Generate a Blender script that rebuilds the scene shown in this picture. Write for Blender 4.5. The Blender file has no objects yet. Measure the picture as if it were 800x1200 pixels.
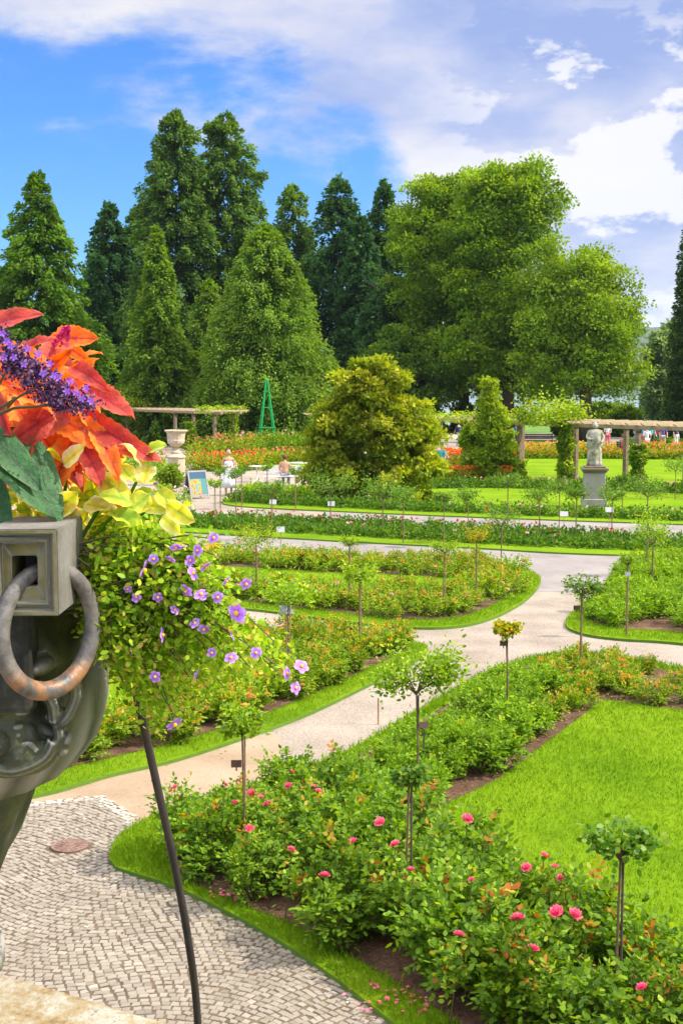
import bpy, bmesh, math, random
import numpy as np
from mathutils import Vector, Matrix
R = math.radians
scn = bpy.context.scene
COL = scn.collection

# ------------------------------------------------------------------ camera
CAM_H = 4.2
PITCH = math.atan(145 / 1500)
cam_d = bpy.data.cameras.new("camera"); cam = bpy.data.objects.new("camera", cam_d); COL.objects.link(cam)
cam_d.sensor_fit = 'VERTICAL'; cam_d.sensor_height = 36; cam_d.lens = 45
cam_d.clip_start = 0.05; cam_d.clip_end = 20000
cam.location = (0, 0, CAM_H); cam.rotation_euler = (math.pi / 2 - PITCH, 0, 0)
scn.camera = cam

# ------------------------------------------------------------------ light
SUN_EL, SUN_AZ = R(47), R(97)        # azimuth measured clockwise from +Y : sun stands on the right
SKY_STRENGTH = 0.11
EXPOSURE = 0.62
scn.view_settings.view_transform = 'Standard'; scn.view_settings.look = 'None'
scn.view_settings.gamma = 1; scn.view_settings.use_curve_mapping = False
scn.view_settings.exposure = EXPOSURE
sd = bpy.data.lights.new("sun", 'SUN'); sun = bpy.data.objects.new("sun", sd); COL.objects.link(sun)
sd.energy = 4.3; sd.angle = R(0.5); sd.color = (1.0, 0.92, 0.76)
sdir = Vector((math.sin(SUN_AZ) * math.cos(SUN_EL), math.cos(SUN_AZ) * math.cos(SUN_EL), math.sin(SUN_EL)))
sun.rotation_euler = sdir.to_track_quat('Z', 'Y').to_euler(); sun.location = (30, -10, 40)
scn.cycles.max_bounces = 6; scn.cycles.diffuse_bounces = 4; scn.cycles.transparent_max_bounces = 8
scn.cycles.transmission_bounces = 3; scn.cycles.glossy_bounces = 2


class NT:
    """small helper for node trees"""
    def __init__(s, tree): s.t = tree; s.n = tree.nodes; s.l = tree.links
    def new(s, ty, **kw):
        n = s.n.new(ty)
        for k, v in kw.items(): setattr(n, k, v)
        return n
    def link(s, a, b): s.l.new(a, b)
    def put(s, sock, v):
        if hasattr(v, 'is_linked') or isinstance(v, bpy.types.NodeSocket): s.l.new(v, sock)
        else:
            if isinstance(v, (tuple, list)) and len(v) == 3 and sock.type == 'RGBA': v = (*v, 1)
            sock.default_value = v
    def math(s, op, a, b=None, c=None, clamp=False):
        n = s.new('ShaderNodeMath', operation=op, use_clamp=clamp)
        s.put(n.inputs[0], a)
        if b is not None: s.put(n.inputs[1], b)
        if c is not None: s.put(n.inputs[2], c)
        return n.outputs[0]
    def noise(s, vec, scale, detail=4, rough=.55, dist=0, dim='3D'):
        n = s.new('ShaderNodeTexNoise'); n.noise_dimensions = dim
        if vec is not None: s.link(vec, n.inputs['Vector'])
        n.inputs['Scale'].default_value = scale; n.inputs['Detail'].default_value = detail
        n.inputs['Roughness'].default_value = rough; n.inputs['Distortion'].default_value = dist
        return n.outputs['Fac']
    def ramp(s, fac, stops, interp='LINEAR'):
        n = s.new('ShaderNodeValToRGB'); cr = n.color_ramp; cr.interpolation = interp
        while len(cr.elements) < len(stops): cr.elements.new(0.5)
        for e, (p, c) in zip(cr.elements, stops):
            e.position = p; e.color = (*c, 1) if len(c) == 3 else c
        s.put(n.inputs[0], fac); return n.outputs[0]
    def mix(s, fac, a, b, bt='MIX'):
        n = s.new('ShaderNodeMix', data_type='RGBA', blend_type=bt)
        s.put(n.inputs[0], fac); s.put(n.inputs[6], a); s.put(n.inputs[7], b); return n.outputs[2]
    def range(s, v, a, b, c=0., d=1.):
        n = s.new('ShaderNodeMapRange', interpolation_type='SMOOTHSTEP')
        s.put(n.inputs[0], v)
        for i, x in enumerate((a, b, c, d)): n.inputs[i + 1].default_value = x
        return n.outputs[0]


world = bpy.data.worlds.new("World"); scn.world = world; world.use_nodes = True
W = NT(world.node_tree); W.n.clear()
sky = W.new('ShaderNodeTexSky'); sky.sky_type = 'NISHITA'; sky.sun_disc = False
sky.sun_elevation = SUN_EL; sky.sun_rotation = SUN_AZ; sky.air_density = 1.0; sky.dust_density = 0.3; sky.ozone_density = 3.0
hs = W.new('ShaderNodeHueSaturation'); hs.inputs['Saturation'].default_value = 1.25; hs.inputs['Value'].default_value = 1.25
W.link(sky.outputs[0], hs.inputs['Color'])
skyc = W.mix(1.0, hs.outputs[0], (0.24, 0.70, 1.16), 'MULTIPLY')
tc = W.new('ShaderNodeTexCoord'); sep = W.new('ShaderNodeSeparateXYZ'); W.link(tc.outputs['Generated'], sep.inputs[0])
X, Y, Z = sep.outputs
az = W.math('ARCTAN2', X, Y)                 # 0 straight ahead, + to the right
el = W.math('ARCSINE', Z)
cmb = W.new('ShaderNodeCombineXYZ'); W.link(az, cmb.inputs[0])
W.link(W.math('MULTIPLY', el, 2.4), cmb.inputs[1]); cmb.inputs[2].default_value = 3.7
cv = cmb.outputs[0]
n1 = W.noise(cv, 5.5, 9, .60, .12)
n2 = W.noise(cv, 2.3, 3, .5)
edge = W.math('ADD', W.math('MULTIPLY', az, -0.20), 0.178)      # the lower rim of the cloud deck falls to the right
d = W.math('SUBTRACT', el, edge)
d = W.math('MULTIPLY', d, 7.0)
d = W.math('ADD', d, W.range(az, 0.02, 0.12, 0., 1.35))          # all cloud on the right
d = W.math('ADD', d, W.math('MULTIPLY', W.math('SUBTRACT', n1, 0.5), 2.2))
d = W.math('ADD', d, W.range(el, .36, .7, 0., 3.))
cmask = W.range(d, -0.10, 0.40)
n3 = W.noise(cv, 9.0, 7, .58, .1)
vv = W.new('ShaderNodeMapping'); vv.inputs['Location'].default_value = (4.1, 1.2, 0); vv.inputs['Scale'].default_value = (1, .8, 1)
W.link(cv, vv.inputs[0])
n4 = W.noise(vv.outputs[0], 3.2, 6, .5, .1)
n5 = W.noise(vv.outputs[0], 11.0, 8, .58, .1)
lit = W.math('ADD', W.math('MULTIPLY', n4, .8), W.math('MULTIPLY', n3, .5))
lit = W.math('SUBTRACT', lit, W.range(d, 0.3, 2.4, 0., .12))
cc = W.ramp(lit, [(.46, (.34, .45, .84)), (.56, (.50, .58, .90)), (.65, (.76, .77, .94)), (.76, (1.0, .97, .98))])
puff = W.math('MULTIPLY', W.range(n5, .47, .53), W.range(az, .03, .16))
puff = W.math('MULTIPLY', puff, W.range(el, .30, .22))
cc = W.mix(W.math('MULTIPLY', puff, .9), cc, (1.12, 1.08, 1.08))
cc = W.mix(W.range(el, .34, .75), cc, (1.0, .98, .96))          # added white cloud above the view, there as fill light
fill_gain = W.math('ADD', 1.0, W.math('ADD', W.range(el, .36, .9, 0., 1.5), W.math('MULTIPLY', W.range(W.math('ABSOLUTE', az), .6, 1.6, 0., .8), W.range(el, .05, .3))))  # added fill: brightens unseen cloud overhead, to the sides and behind the camera
gv = W.new('ShaderNodeCombineColor')
for i_ in range(3): W.link(W.math('MULTIPLY', fill_gain, 6.8), gv.inputs[i_])
cloud_scaled = W.mix(1.0, cc, gv.outputs[0], 'MULTIPLY')       # bring to the sky's scale, fill boost included
allc = W.mix(W.math('MULTIPLY', cmask, .95), skyc, cloud_scaled)
bg = W.new('ShaderNodeBackground'); W.link(allc, bg.inputs[0]); bg.inputs[1].default_value = SKY_STRENGTH * .82
out = W.new('ShaderNodeOutputWorld'); W.link(bg.outputs[0], out.inputs[0])

# ------------------------------------------------------------------ measuring helpers
FWD = Vector((0, math.cos(PITCH), -math.sin(PITCH))); UP = Vector((0, math.sin(PITCH), math.cos(PITCH)))
def ray(px, py): return FWD + Vector((1, 0, 0)) * ((px - 400) / 1500) + UP * ((600 - py) / 1500)
def G(px, py, z=0.0):
    d = ray(px, py); t = (z - CAM_H) / d.z
    return Vector((d.x * t, d.y * t, z))
def at(px, py, Yd):
    d = ray(px, py); t = Yd / d.y
    return Vector((d.x * t, Yd, CAM_H + d.z * t))

# ------------------------------------------------------------------ object helpers
def tag(o, label=None, cat=None, group=None, kind=None):
    if label: o['label'] = label
    if cat: o['category'] = cat
    if group: o['group'] = group
    if kind: o['kind'] = kind
    return o
def thing(name, label, cat, loc=(0, 0, 0), rz=0, group=None):
    o = bpy.data.objects.new(name, None); COL.objects.link(o); o.empty_display_size = .1
    o.location = loc; o.rotation_euler = (0, 0, rz)
    return tag(o, label, cat, group)
def link_mesh(name, me, parent=None):
    o = bpy.data.objects.new(name, me); COL.objects.link(o)
    if parent: o.parent = parent
    return o
def obj(name, bm, mat, parent=None, smooth=False, loc=None):
    me = bpy.data.meshes.new(name); bm.to_mesh(me); bm.free()
    for m in (mat if isinstance(mat, (list, tuple)) else [mat]): me.materials.append(m)
    if smooth: me.polygons.foreach_set('use_smooth', [True] * len(me.polygons))
    o = link_mesh(name, me, parent)
    if loc: o.location = loc
    return o
KIDS = {}
def dup(root, loc, rz=0, sc=1.0, label=None, group=None, tilt=(0, 0)):
    r = root.copy(); COL.objects.link(r); r.location = loc; r.rotation_euler = (tilt[0], tilt[1], rz); r.scale = (sc, sc, sc)
    if label: r['label'] = label
    if group: r['group'] = group
    if root.name not in KIDS: KIDS[root.name] = [(c, list(c.children)) for c in root.children]
    for ch, gs in KIDS[root.name]:
        c = ch.copy(); COL.objects.link(c); c.parent = r
        for g in gs:
            k = g.copy(); COL.objects.link(k); k.parent = c
    return r

def quads_mesh(name, V, nper, tint=None, mats=(), midx=None, smooth=False, faces=None):
    """V: (N*nper, 3) points, every nper points one face"""
    me = bpy.data.meshes.new(name); V = np.asarray(V, dtype=np.float32).reshape(-1, 3)
    n = len(V) // nper
    me.vertices.add(len(V)); me.vertices.foreach_set('co', V.ravel())
    me.loops.add(n * nper); me.loops.foreach_set('vertex_index', np.arange(n * nper, dtype=np.int32))
    me.polygons.add(n)
    me.polygons.foreach_set('loop_start', np.arange(0, n * nper, nper, dtype=np.int32))
    me.polygons.foreach_set('loop_total', np.full(n, nper, dtype=np.int32))
    for m in mats: me.materials.append(m)
    if midx is not None: me.polygons.foreach_set('material_index', np.asarray(midx, dtype=np.int32))
    if tint is not None:
        a = me.attributes.new('tint', 'FLOAT', 'FACE'); a.data.foreach_set('value', np.asarray(tint, dtype=np.float32))
    me.update(calc_edges=True); return me

def unit(v): return v / (np.linalg.norm(v, axis=-1, keepdims=True) + 1e-9)
def leaf_verts(P, D, L, Wd, rng, up=0.6, six=False, fold=.0):
    """leaf shaped faces from base points P along D"""
    n = len(P); D = unit(D)
    N = rng.normal(size=(n, 3)) * .55; N[:, 2] += up
    S = unit(np.cross(D, N)); L = np.broadcast_to(L, (n,))[:, None]; Wd = np.broadcast_to(Wd, (n,))[:, None]
    if six:
        v = [P, P + D * L * .3 + S * Wd * .5, P + D * L * .68 + S * Wd * .42, P + D * L, P + D * L * .68 - S * Wd * .42, P + D * L * .3 - S * Wd * .5]
    else:
        v = [P, P + D * L * .45 + S * Wd * .5, P + D * L, P + D * L * .45 - S * Wd * .5]
    return np.stack(v, 1).reshape(-1, 3)

def bm_box(bm, c, s, rz=0, mi=0):
    r = bmesh.ops.create_cube(bm, size=1); m = Matrix.Translation(c) @ Matrix.Rotation(rz, 4, 'Z') @ Matrix.Diagonal((*s, 1))
    bmesh.ops.transform(bm, matrix=m, verts=r['verts'])
    for f in {f for v in r['verts'] for f in v.link_faces}: f.material_index = mi
def bevel(bm, w, seg=1):
    bmesh.ops.bevel(bm, geom=bm.edges[:], offset=w, segments=seg, affect='EDGES', profile=.6)
def bm_tube(bm, pts, rads, n=8, cap=True, mi=0):
    pts = [Vector(p) for p in pts]; rings = []
    rads = rads if isinstance(rads, (list, tuple)) else [rads] * len(pts)
    ref = None
    for i, p in enumerate(pts):
        t = (pts[min(i + 1, len(pts) - 1)] - pts[max(i - 1, 0)]).normalized()
        if ref is None: ref = Vector((1, 0, 0)) if abs(t.x) < .8 else Vector((0, 1, 0))
        a = (ref - t * ref.dot(t)).normalized(); b = t.cross(a); ref = a
        rings.append([bm.verts.new(p + (a * math.cos(2 * math.pi * k / n) + b * math.sin(2 * math.pi * k / n)) * rads[i]) for k in range(n)])
    for r0, r1 in zip(rings, rings[1:]):
        for k in range(n):
            f = bm.faces.new((r0[k], r0[(k + 1) % n], r1[(k + 1) % n], r1[k])); f.material_index = mi
    if cap:
        for r_, rev in ((rings[0], True), (rings[-1], False)):
            f = bm.faces.new(r_[::-1] if rev else r_); f.material_index = mi
def bm_lathe(bm, prof, c=(0, 0, 0), n=32, fl=0, fa=0):
    rings = []
    for r, z in prof:
        rings.append([bm.verts.new((c[0] + math.cos(2 * math.pi * k / n) * r * (1 + fa * math.cos(fl * 2 * math.pi * k / n)),
                                    c[1] + math.sin(2 * math.pi * k / n) * r * (1 + fa * math.cos(fl * 2 * math.pi * k / n)), c[2] + z)) for k in range(n)])
    for r0, r1 in zip(rings, rings[1:]):
        for k in range(n): bm.faces.new((r0[k], r0[(k + 1) % n], r1[(k + 1) % n], r1[k]))
    bm.faces.new(rings[0][::-1]); bm.faces.new(rings[-1])
def catmull(P, sub=6, closed=True):
    P = [Vector(p) for p in P]; n = len(P); out = []
    for i in range(n if closed else n - 1):
        g = (lambda k: P[k % n]) if closed else (lambda k: P[min(max(k, 0), n - 1)])
        a, b, c, d_ = g(i - 1), g(i), g(i + 1), g(i + 2)
        for s in range(sub):
            t = s / sub
            out.append(.5 * ((2 * b) + (c - a) * t + (2 * a - 5 * b + 4 * c - d_) * t * t + (3 * b - a - 3 * c + d_) * t ** 3))
    if not closed: out.append(P[-1])
    return out
def inside(pts, poly):
    x, y = pts[:, 0], pts[:, 1]; res = np.zeros(len(pts), bool); n = len(poly)
    for i in range(n):
        x1, y1 = poly[i][0], poly[i][1]; x2, y2 = poly[(i + 1) % n][0], poly[(i + 1) % n][1]
        if y1 == y2: continue
        c = ((y1 > y) != (y2 > y)) & (x < (x2 - x1) * (y - y1) / (y2 - y1) + x1); res ^= c
    return res
def dist_poly(pts, poly):
    dm = np.full(len(pts), 1e9); P = np.array([(p[0], p[1]) for p in poly]); n = len(P)
    for i in range(n):
        a, b = P[i], P[(i + 1) % n]; ab = b - a; t = np.clip(((pts[:, :2] - a) @ ab) / (ab @ ab + 1e-12), 0, 1)
        dm = np.minimum(dm, np.linalg.norm(pts[:, :2] - (a + t[:, None] * ab), axis=1))
    return dm
def poly_area_sample(poly, n, rng):
    P = np.array([(p[0], p[1]) for p in poly]); lo, hi = P.min(0), P.max(0)
    q = rng.uniform(lo, hi, size=(n, 2)); return q
def bbox_area(poly):
    P = np.array([(p[0], p[1]) for p in poly]); s = P.max(0) - P.min(0); return float(s[0] * s[1])

# ------------------------------------------------------------------ materials
MATS = {}
def base_mat(name, rough=.7, spec=.3):
    m = bpy.data.materials.new(name); m.use_nodes = True; t = NT(m.node_tree)
    b = t.n['Principled BSDF']; b.inputs['Roughness'].default_value = rough; b.inputs['Specular IOR Level'].default_value = spec
    MATS[name] = m; return m, t, b
def surf(name, stops, scale=4, rough=.8, bump=0.0, bscale=None, detail=6, spec=.3, metal=0, coord='Object', fine=0.0, fscale=60, bd=.02, stretch=None):
    m, t, b = base_mat(name, rough, spec); b.inputs['Metallic'].default_value = metal
    tc = t.new('ShaderNodeTexCoord'); v = tc.outputs[coord]
    if stretch:
        mp = t.new('ShaderNodeMapping'); mp.inputs['Scale'].default_value = stretch; t.link(v, mp.inputs[0]); v = mp.outputs[0]
    f = t.noise(v, scale, detail, .6)
    if fine: 
        g = t.noise(v, fscale, 3, .7); f = t.math('ADD', f, t.math('MULTIPLY', t.math('SUBTRACT', g, .5), fine))
    t.link(t.ramp(f, stops), b.inputs['Base Color'])
    if bump:
        bn = t.new('ShaderNodeBump'); bn.inputs['Strength'].default_value = bump; bn.inputs['Distance'].default_value = bd
        t.link(t.noise(v, bscale or scale * 6, 5, .65), bn.inputs['Height']); t.link(bn.outputs[0], b.inputs['Normal'])
    return m
def leafmat(name, stops, rough=.5, trans=.42, var=.25, spec=.12, tsat=1.15, nscale=0.0, bump=0.0):
    """foliage: colour from the face attribute 'tint' through a ramp, each object varied a little"""
    m, t, b = base_mat(name, rough, spec)
    a = t.new('ShaderNodeAttribute'); a.attribute_name = 'tint'
    oi = t.new('ShaderNodeObjectInfo'); fac = a.outputs['Fac']
    c = t.ramp(fac, stops)
    val = t.math('ADD', t.math('MULTIPLY', t.math('SUBTRACT', oi.outputs['Random'], .5), var), 1.0)
    if nscale:
        tcn = t.new('ShaderNodeTexCoord'); nz = t.noise(tcn.outputs['Object'], nscale, 2)
        val = t.math('MULTIPLY', val, t.math('ADD', t.math('MULTIPLY', t.math('SUBTRACT', nz, .5), 1.4), 1.0))
    h = t.new('ShaderNodeHueSaturation'); t.link(c, h.inputs['Color']); t.link(val, h.inputs['Value'])
    t.link(h.outputs[0], b.inputs['Base Color'])
    if bump:
        tcb_ = t.new('ShaderNodeTexCoord'); bn_ = t.new('ShaderNodeBump'); bn_.inputs['Strength'].default_value = bump; bn_.inputs['Distance'].default_value = .003
        t.link(t.noise(tcb_.outputs['Object'], 160, 4, .6), bn_.inputs['Height']); t.link(bn_.outputs[0], b.inputs['Normal'])
    tr = t.new('ShaderNodeBsdfTranslucent'); h2 = t.new('ShaderNodeHueSaturation'); h2.inputs['Saturation'].default_value = tsat
    h2.inputs['Value'].default_value = 1.5; h2.inputs['Hue'].default_value = .49; t.link(h.outputs[0], h2.inputs['Color']); t.link(h2.outputs[0], tr.inputs[0])
    mx = t.new('ShaderNodeMixShader'); mx.inputs[0].default_value = trans
    t.link(b.outputs[0], mx.inputs[1]); t.link(tr.outputs[0], mx.inputs[2]); t.link(mx.outputs[0], t.n['Material Output'].inputs[0])
    return m
def plain(name, c, rough=.6, metal=0, spec=.3, var=.12):
    lo = tuple(x * (1 - var) for x in c); hi = tuple(min(1, x * (1 + var)) for x in c)
    return surf(name, [(.3, lo), (.7, hi)], scale=9, rough=rough, metal=metal, spec=spec, bump=.15, bscale=60, bd=.004)

m_terrain = surf('terrain_grass', [(.35, (.07, .15, .015)), (.65, (.12, .22, .025))], scale=.3, rough=.9, fine=.4, fscale=9)
m_lawn = surf('lawn_grass', [(.28, (.09, .18, .007)), (.42, (.14, .245, .008)), (.6, (.17, .275, .010)), (.75, (.24, .31, .02))], scale=.55, rough=.95, spec=.03, bump=.9, bscale=45, fine=.55, fscale=28, bd=.03)
m_gravel = surf('gravel', [(.25, (.20, .16, .13)), (.5, (.29, .24, .20)), (.75, (.38, .325, .275))], scale=.8, rough=.95, bump=.8, bscale=70, fine=1.5, fscale=36, bd=.012)
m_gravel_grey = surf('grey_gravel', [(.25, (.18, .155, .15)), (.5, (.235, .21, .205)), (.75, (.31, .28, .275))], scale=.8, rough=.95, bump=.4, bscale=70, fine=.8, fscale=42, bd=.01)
m_dust = surf('sandy_gravel', [(.25, (.22, .15, .095)), (.5, (.29, .21, .14)), (.75, (.36, .275, .20))], scale=.9, rough=.95, bump=.4, bscale=60, fine=.6, fscale=42, bd=.01)
m_soil = surf('soil', [(.3, (.06, .03, .018)), (.5, (.125, .065, .04)), (.72, (.22, .13, .085))], scale=3, rough=.95, bump=1, bscale=22, fine=.6, fscale=40, bd=.04)
m_joint = surf('paving_joints', [(.3, (.08, .055, .036)), (.6, (.14, .10, .065)), (.8, (.10, .10, .045))], scale=2.5, rough=.95, fine=.5)
m_wallstone = surf('weathered_sandstone', [(.28, (.12, .09, .05)), (.42, (.30, .21, .10)), (.52, (.36, .30, .20)), (.62, (.44, .41, .35)), (.70, (.20, .19, .14))], scale=11, rough=.9, bump=.7, bscale=45, fine=.35, fscale=60, bd=.01)

# ------------------------------------------------------------------ ground, lake, hills
rng0 = np.random.default_rng(1)
def build_terrain():
    xs = np.concatenate([np.linspace(-4000, -200, 20), np.linspace(-180, 180, 25), np.linspace(200, 4000, 20)])
    ys = np.concatenate([np.linspace(-400, 0, 6), np.linspace(10, 140, 10), np.linspace(150, 280, 14), np.linspace(300, 6500, 12)])
    bm = bmesh.new(); g = []
    for y in ys:
        row = []
        for x in xs:
            t = min(max((y - 145) / 110, 0), 1); z = -22 * (t * t * (3 - 2 * t)); row.append(bm.verts.new((x, y, z)))
        g.append(row)
    for a, b in zip(g, g[1:]):
        for i in range(len(xs) - 1): bm.faces.new((a[i], a[i + 1], b[i + 1], b[i]))
    tag(obj('ground', bm, m_terrain, smooth=True), kind='structure')
build_terrain()
mw, tw, bw = base_mat('lake_water', .12, .5); bw.inputs['Base Color'].default_value = (.30, .42, .52, 1)
tcw = tw.new('ShaderNodeTexCoord'); bn = tw.new('ShaderNodeBump'); bn.inputs['Strength'].default_value = .3; bn.inputs['Distance'].default_value = .3
tw.link(tw.noise(tcw.outputs['Object'], .35, 3), bn.inputs['Height']); tw.link(bn.outputs[0], bw.inputs['Normal'])
bm = bmesh.new(); bm.faces.new([bm.verts.new(p) for p in ((-3900, 205, -16), (3900, 205, -16), (3900, 6400, -16), (-3900, 6400, -16))])
tag(obj('lake', bm, mw), kind='structure')
m_hill = surf('wooded_hill', [(.3, (.03, .06, .03)), (.5, (.05, .10, .04)), (.7, (.12, .17, .06))], scale=.012, rough=.95, bump=1, bscale=.05, bd=30, fine=.6, fscale=.06)
def build_hills():
    bm = bmesh.new(); g = []; xs = np.linspace(-3000, 3800, 240); prof = [0, .15, .35, .6, .8, .92, 1.0, .96, .8]
    rg = random.Random(4)
    for j, p in enumerate(prof):
        row = []
        for x in xs:
            top = 165 + 45 * math.sin(x * .0016 + .6) + 22 * math.sin(x * .006 + 1) + rg.uniform(-5, 9) * (1 if j > 4 else .3)
            row.append(bm.verts.new((x, 3300 + j * 130 + 90 * math.sin(x * .003), -18 + top * p)))
        g.append(row)
    for a, b in zip(g, g[1:]):
        for i in range(len(xs) - 1): bm.faces.new((a[i], a[i + 1], b[i + 1], b[i]))
    tag(obj('hills', bm, m_hill), kind='structure')
build_hills()

def sheet(name, poly, z, mat, z0=None, kind='structure', smoothp=True, sidemat=None):
    """a raised sheet with real sides"""
    bm = bmesh.new(); top = [bm.verts.new((p[0], p[1], z)) for p in poly]
    f = bm.faces.new(top)
    if f.calc_area() and f.normal.z < 0: pass
    bm.normal_update()
    if f.normal.z < 0: f.normal_flip(); 
    if z0 is not None:
        lo = [bm.verts.new((p[0], p[1], z0)) for p in poly]; n = len(poly)
        for i in range(n):
            s = bm.faces.new((top[i], top[(i + 1) % n], lo[(i + 1) % n], lo[i])); s.material_index = 1 if sidemat else 0
    bmesh.ops.triangulate(bm, faces=[f])
    return tag(obj(name, bm, [mat] + ([sidemat] if sidemat else [])), kind=kind)
def GP(pts): return [G(*p) for p in pts]

sheet('gravel_path', [(-45, 4, 0), (45, 4, 0), (45, 98, 0), (-45, 98, 0)], .004, m_gravel)
sheet('gravel_path', GP([(480, 522), (480, 508), (1000, 508), (1000, 522)]), .006, m_gravel)
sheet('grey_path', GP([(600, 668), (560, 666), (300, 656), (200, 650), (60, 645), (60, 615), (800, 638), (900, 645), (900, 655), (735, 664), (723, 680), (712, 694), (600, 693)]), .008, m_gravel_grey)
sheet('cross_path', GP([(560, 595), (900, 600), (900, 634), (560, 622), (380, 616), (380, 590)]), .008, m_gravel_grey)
sheet('sandy_path', catmull(GP([(20, 905), (180, 895), (310, 862), (330, 880), (300, 930), (180, 1000), (140, 960), (120, 938), (30, 945)]), 4), .008, m_dust)

# islands : grass edges, soil beds, inner lawns
A_out = catmull(GP([(128, 1012), (140, 985), (190, 955), (250, 938), (330, 912), (400, 887), (470, 848), (530, 812), (585, 785), (640, 771), (700, 770), (800, 786), (930, 806)]), 5, False) + \
        [Vector((12, 14, 0)), Vector((12, 5.2, 0)), Vector((4.5, 5.2, 0))] + catmull([G(560, 1290), G(500, 1240), G(440, 1190), G(370, 1137), (G(290, 1087)), G(210, 1047), G(160, 1030), G(136, 1022)], 5, False)
A_bed = catmull(GP([(196, 1012), (200, 985), (260, 955), (340, 925), (420, 890), (490, 850), (545, 817), (600, 790), (650, 778), (700, 777), (800, 793), (930, 813)]), 4, False) + \
        [Vector((11, 13, 0)), Vector((10.5, 6.0, 0)), Vector((3.6, 6.3, 0))] + catmull([G(600, 1260), G(510, 1190), G(430, 1140), G(350, 1095), G(270, 1062), G(215, 1035)], 4, False)
A_lawn = catmull(GP([(935, 850), (800, 838), (712, 826), (690, 838), (640, 876), (585, 918), (530, 945), (490, 965), (455, 990), (470, 1015), (520, 1040), (600, 1085), (720, 1130), (860, 1200), (1000, 1200)]), 4)
B_out = catmull(GP([(-150, 965), (35, 938), (130, 912), (210, 893), (300, 863), (365, 838), (435, 804), (482, 780), (501, 763), (485, 755), (420, 748), (330, 742), (200, 735), (0, 735), (-300, 740)]), 5)
B_bed = catmull(GP([(-150, 935), (45, 910), (130, 893), (210, 873), (300, 845), (365, 818), (430, 788), (470, 768), (474, 761), (420, 754), (330, 748), (200, 742), (0, 742), (-300, 750)]), 4)
B_lawn = catmull(GP([(-250, 885), (40, 868), (130, 858), (200, 838), (255, 812), (275, 790), (200, 775), (-250, 790)]), 4)
C_out = catmull(GP([(60, 705), (200, 712), (290, 716), (360, 725), (450, 736), (520, 738), (570, 729), (612, 708), (632, 686), (627, 674), (600, 666), (540, 662), (400, 656), (250, 650), (60, 645)]), 5)
C_bed = catmull(GP([(60, 695), (200, 703), (290, 708), (360, 716), (450, 727), (515, 729), (555, 721), (592, 703), (611, 688), (606, 678), (585, 671), (540, 667), (400, 661), (250, 655), (60, 650)]), 4)
C_lawn = catmull(GP([(60, 680), (200, 690), (290, 696), (400, 702), (500, 702), (540, 692), (554, 685), (530, 680), (400, 674), (250, 666), (60, 661)]), 4)
D_out = catmull(GP([(1000, 780), (800, 757), (730, 752), (685, 746), (662, 735), (672, 718), (697, 699), (712, 680), (722, 666), (745, 660), (850, 660), (1000, 666)]), 5)
D_bed = catmull(GP([(1000, 767), (800, 745), (740, 741), (700, 734), (688, 725), (700, 712), (722, 698), (732, 682), (738, 671), (760, 665), (850, 665), (1000, 670)]), 4)
E_out = catmull(GP([(120, 600), (200, 603), (300, 608), (460, 615), (600, 622), (800, 634), (1000, 645), (1000, 664), (800, 653), (720, 652), (640, 649), (560, 644), (440, 638), (300, 630), (200, 624), (120, 620)]), 4)
F_out = catmull(GP([(262, 586), (275, 594), (430, 602), (600, 609), (800, 616), (1100, 628)]), 4, False) + GP([(1100, 540), (900, 531), (620, 528), (600, 545), (500, 552), (430, 560), (350, 572), (290, 577)])
islands = {}
for nm, o_, b_, l_ in (('near', A_out, A_bed, A_lawn), ('left', B_out, B_bed, B_lawn), ('middle', C_out, C_bed, C_lawn), ('right', D_out, D_bed, None), ('long', E_out, None, None), ('far', F_out, None, None)):
    sheet('lawn_edge', o_, .05, m_lawn, -.03, sidemat=m_terrain)
    if b_: sheet('soil_bed', b_, .056, m_soil)
    if l_: sheet('lawn', l_, .064, m_lawn)
    islands[nm] = (o_, b_, l_)
sheet('far_lawn', GP([(600, 538), (900, 541), (900, 566), (590, 560)]), .058, m_lawn)
sheet('left_lawn', GP([(235, 521), (420, 517), (400, 546), (300, 549), (240, 545)]), .03, m_lawn)
sheet('back_lawn', GP([(560, 516), (690, 517), (690, 527), (560, 529)]), .03, m_lawn)
sheet('back_lawn', GP([(745, 516), (950, 518), (950, 530), (700, 528)]), .03, m_lawn)

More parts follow.
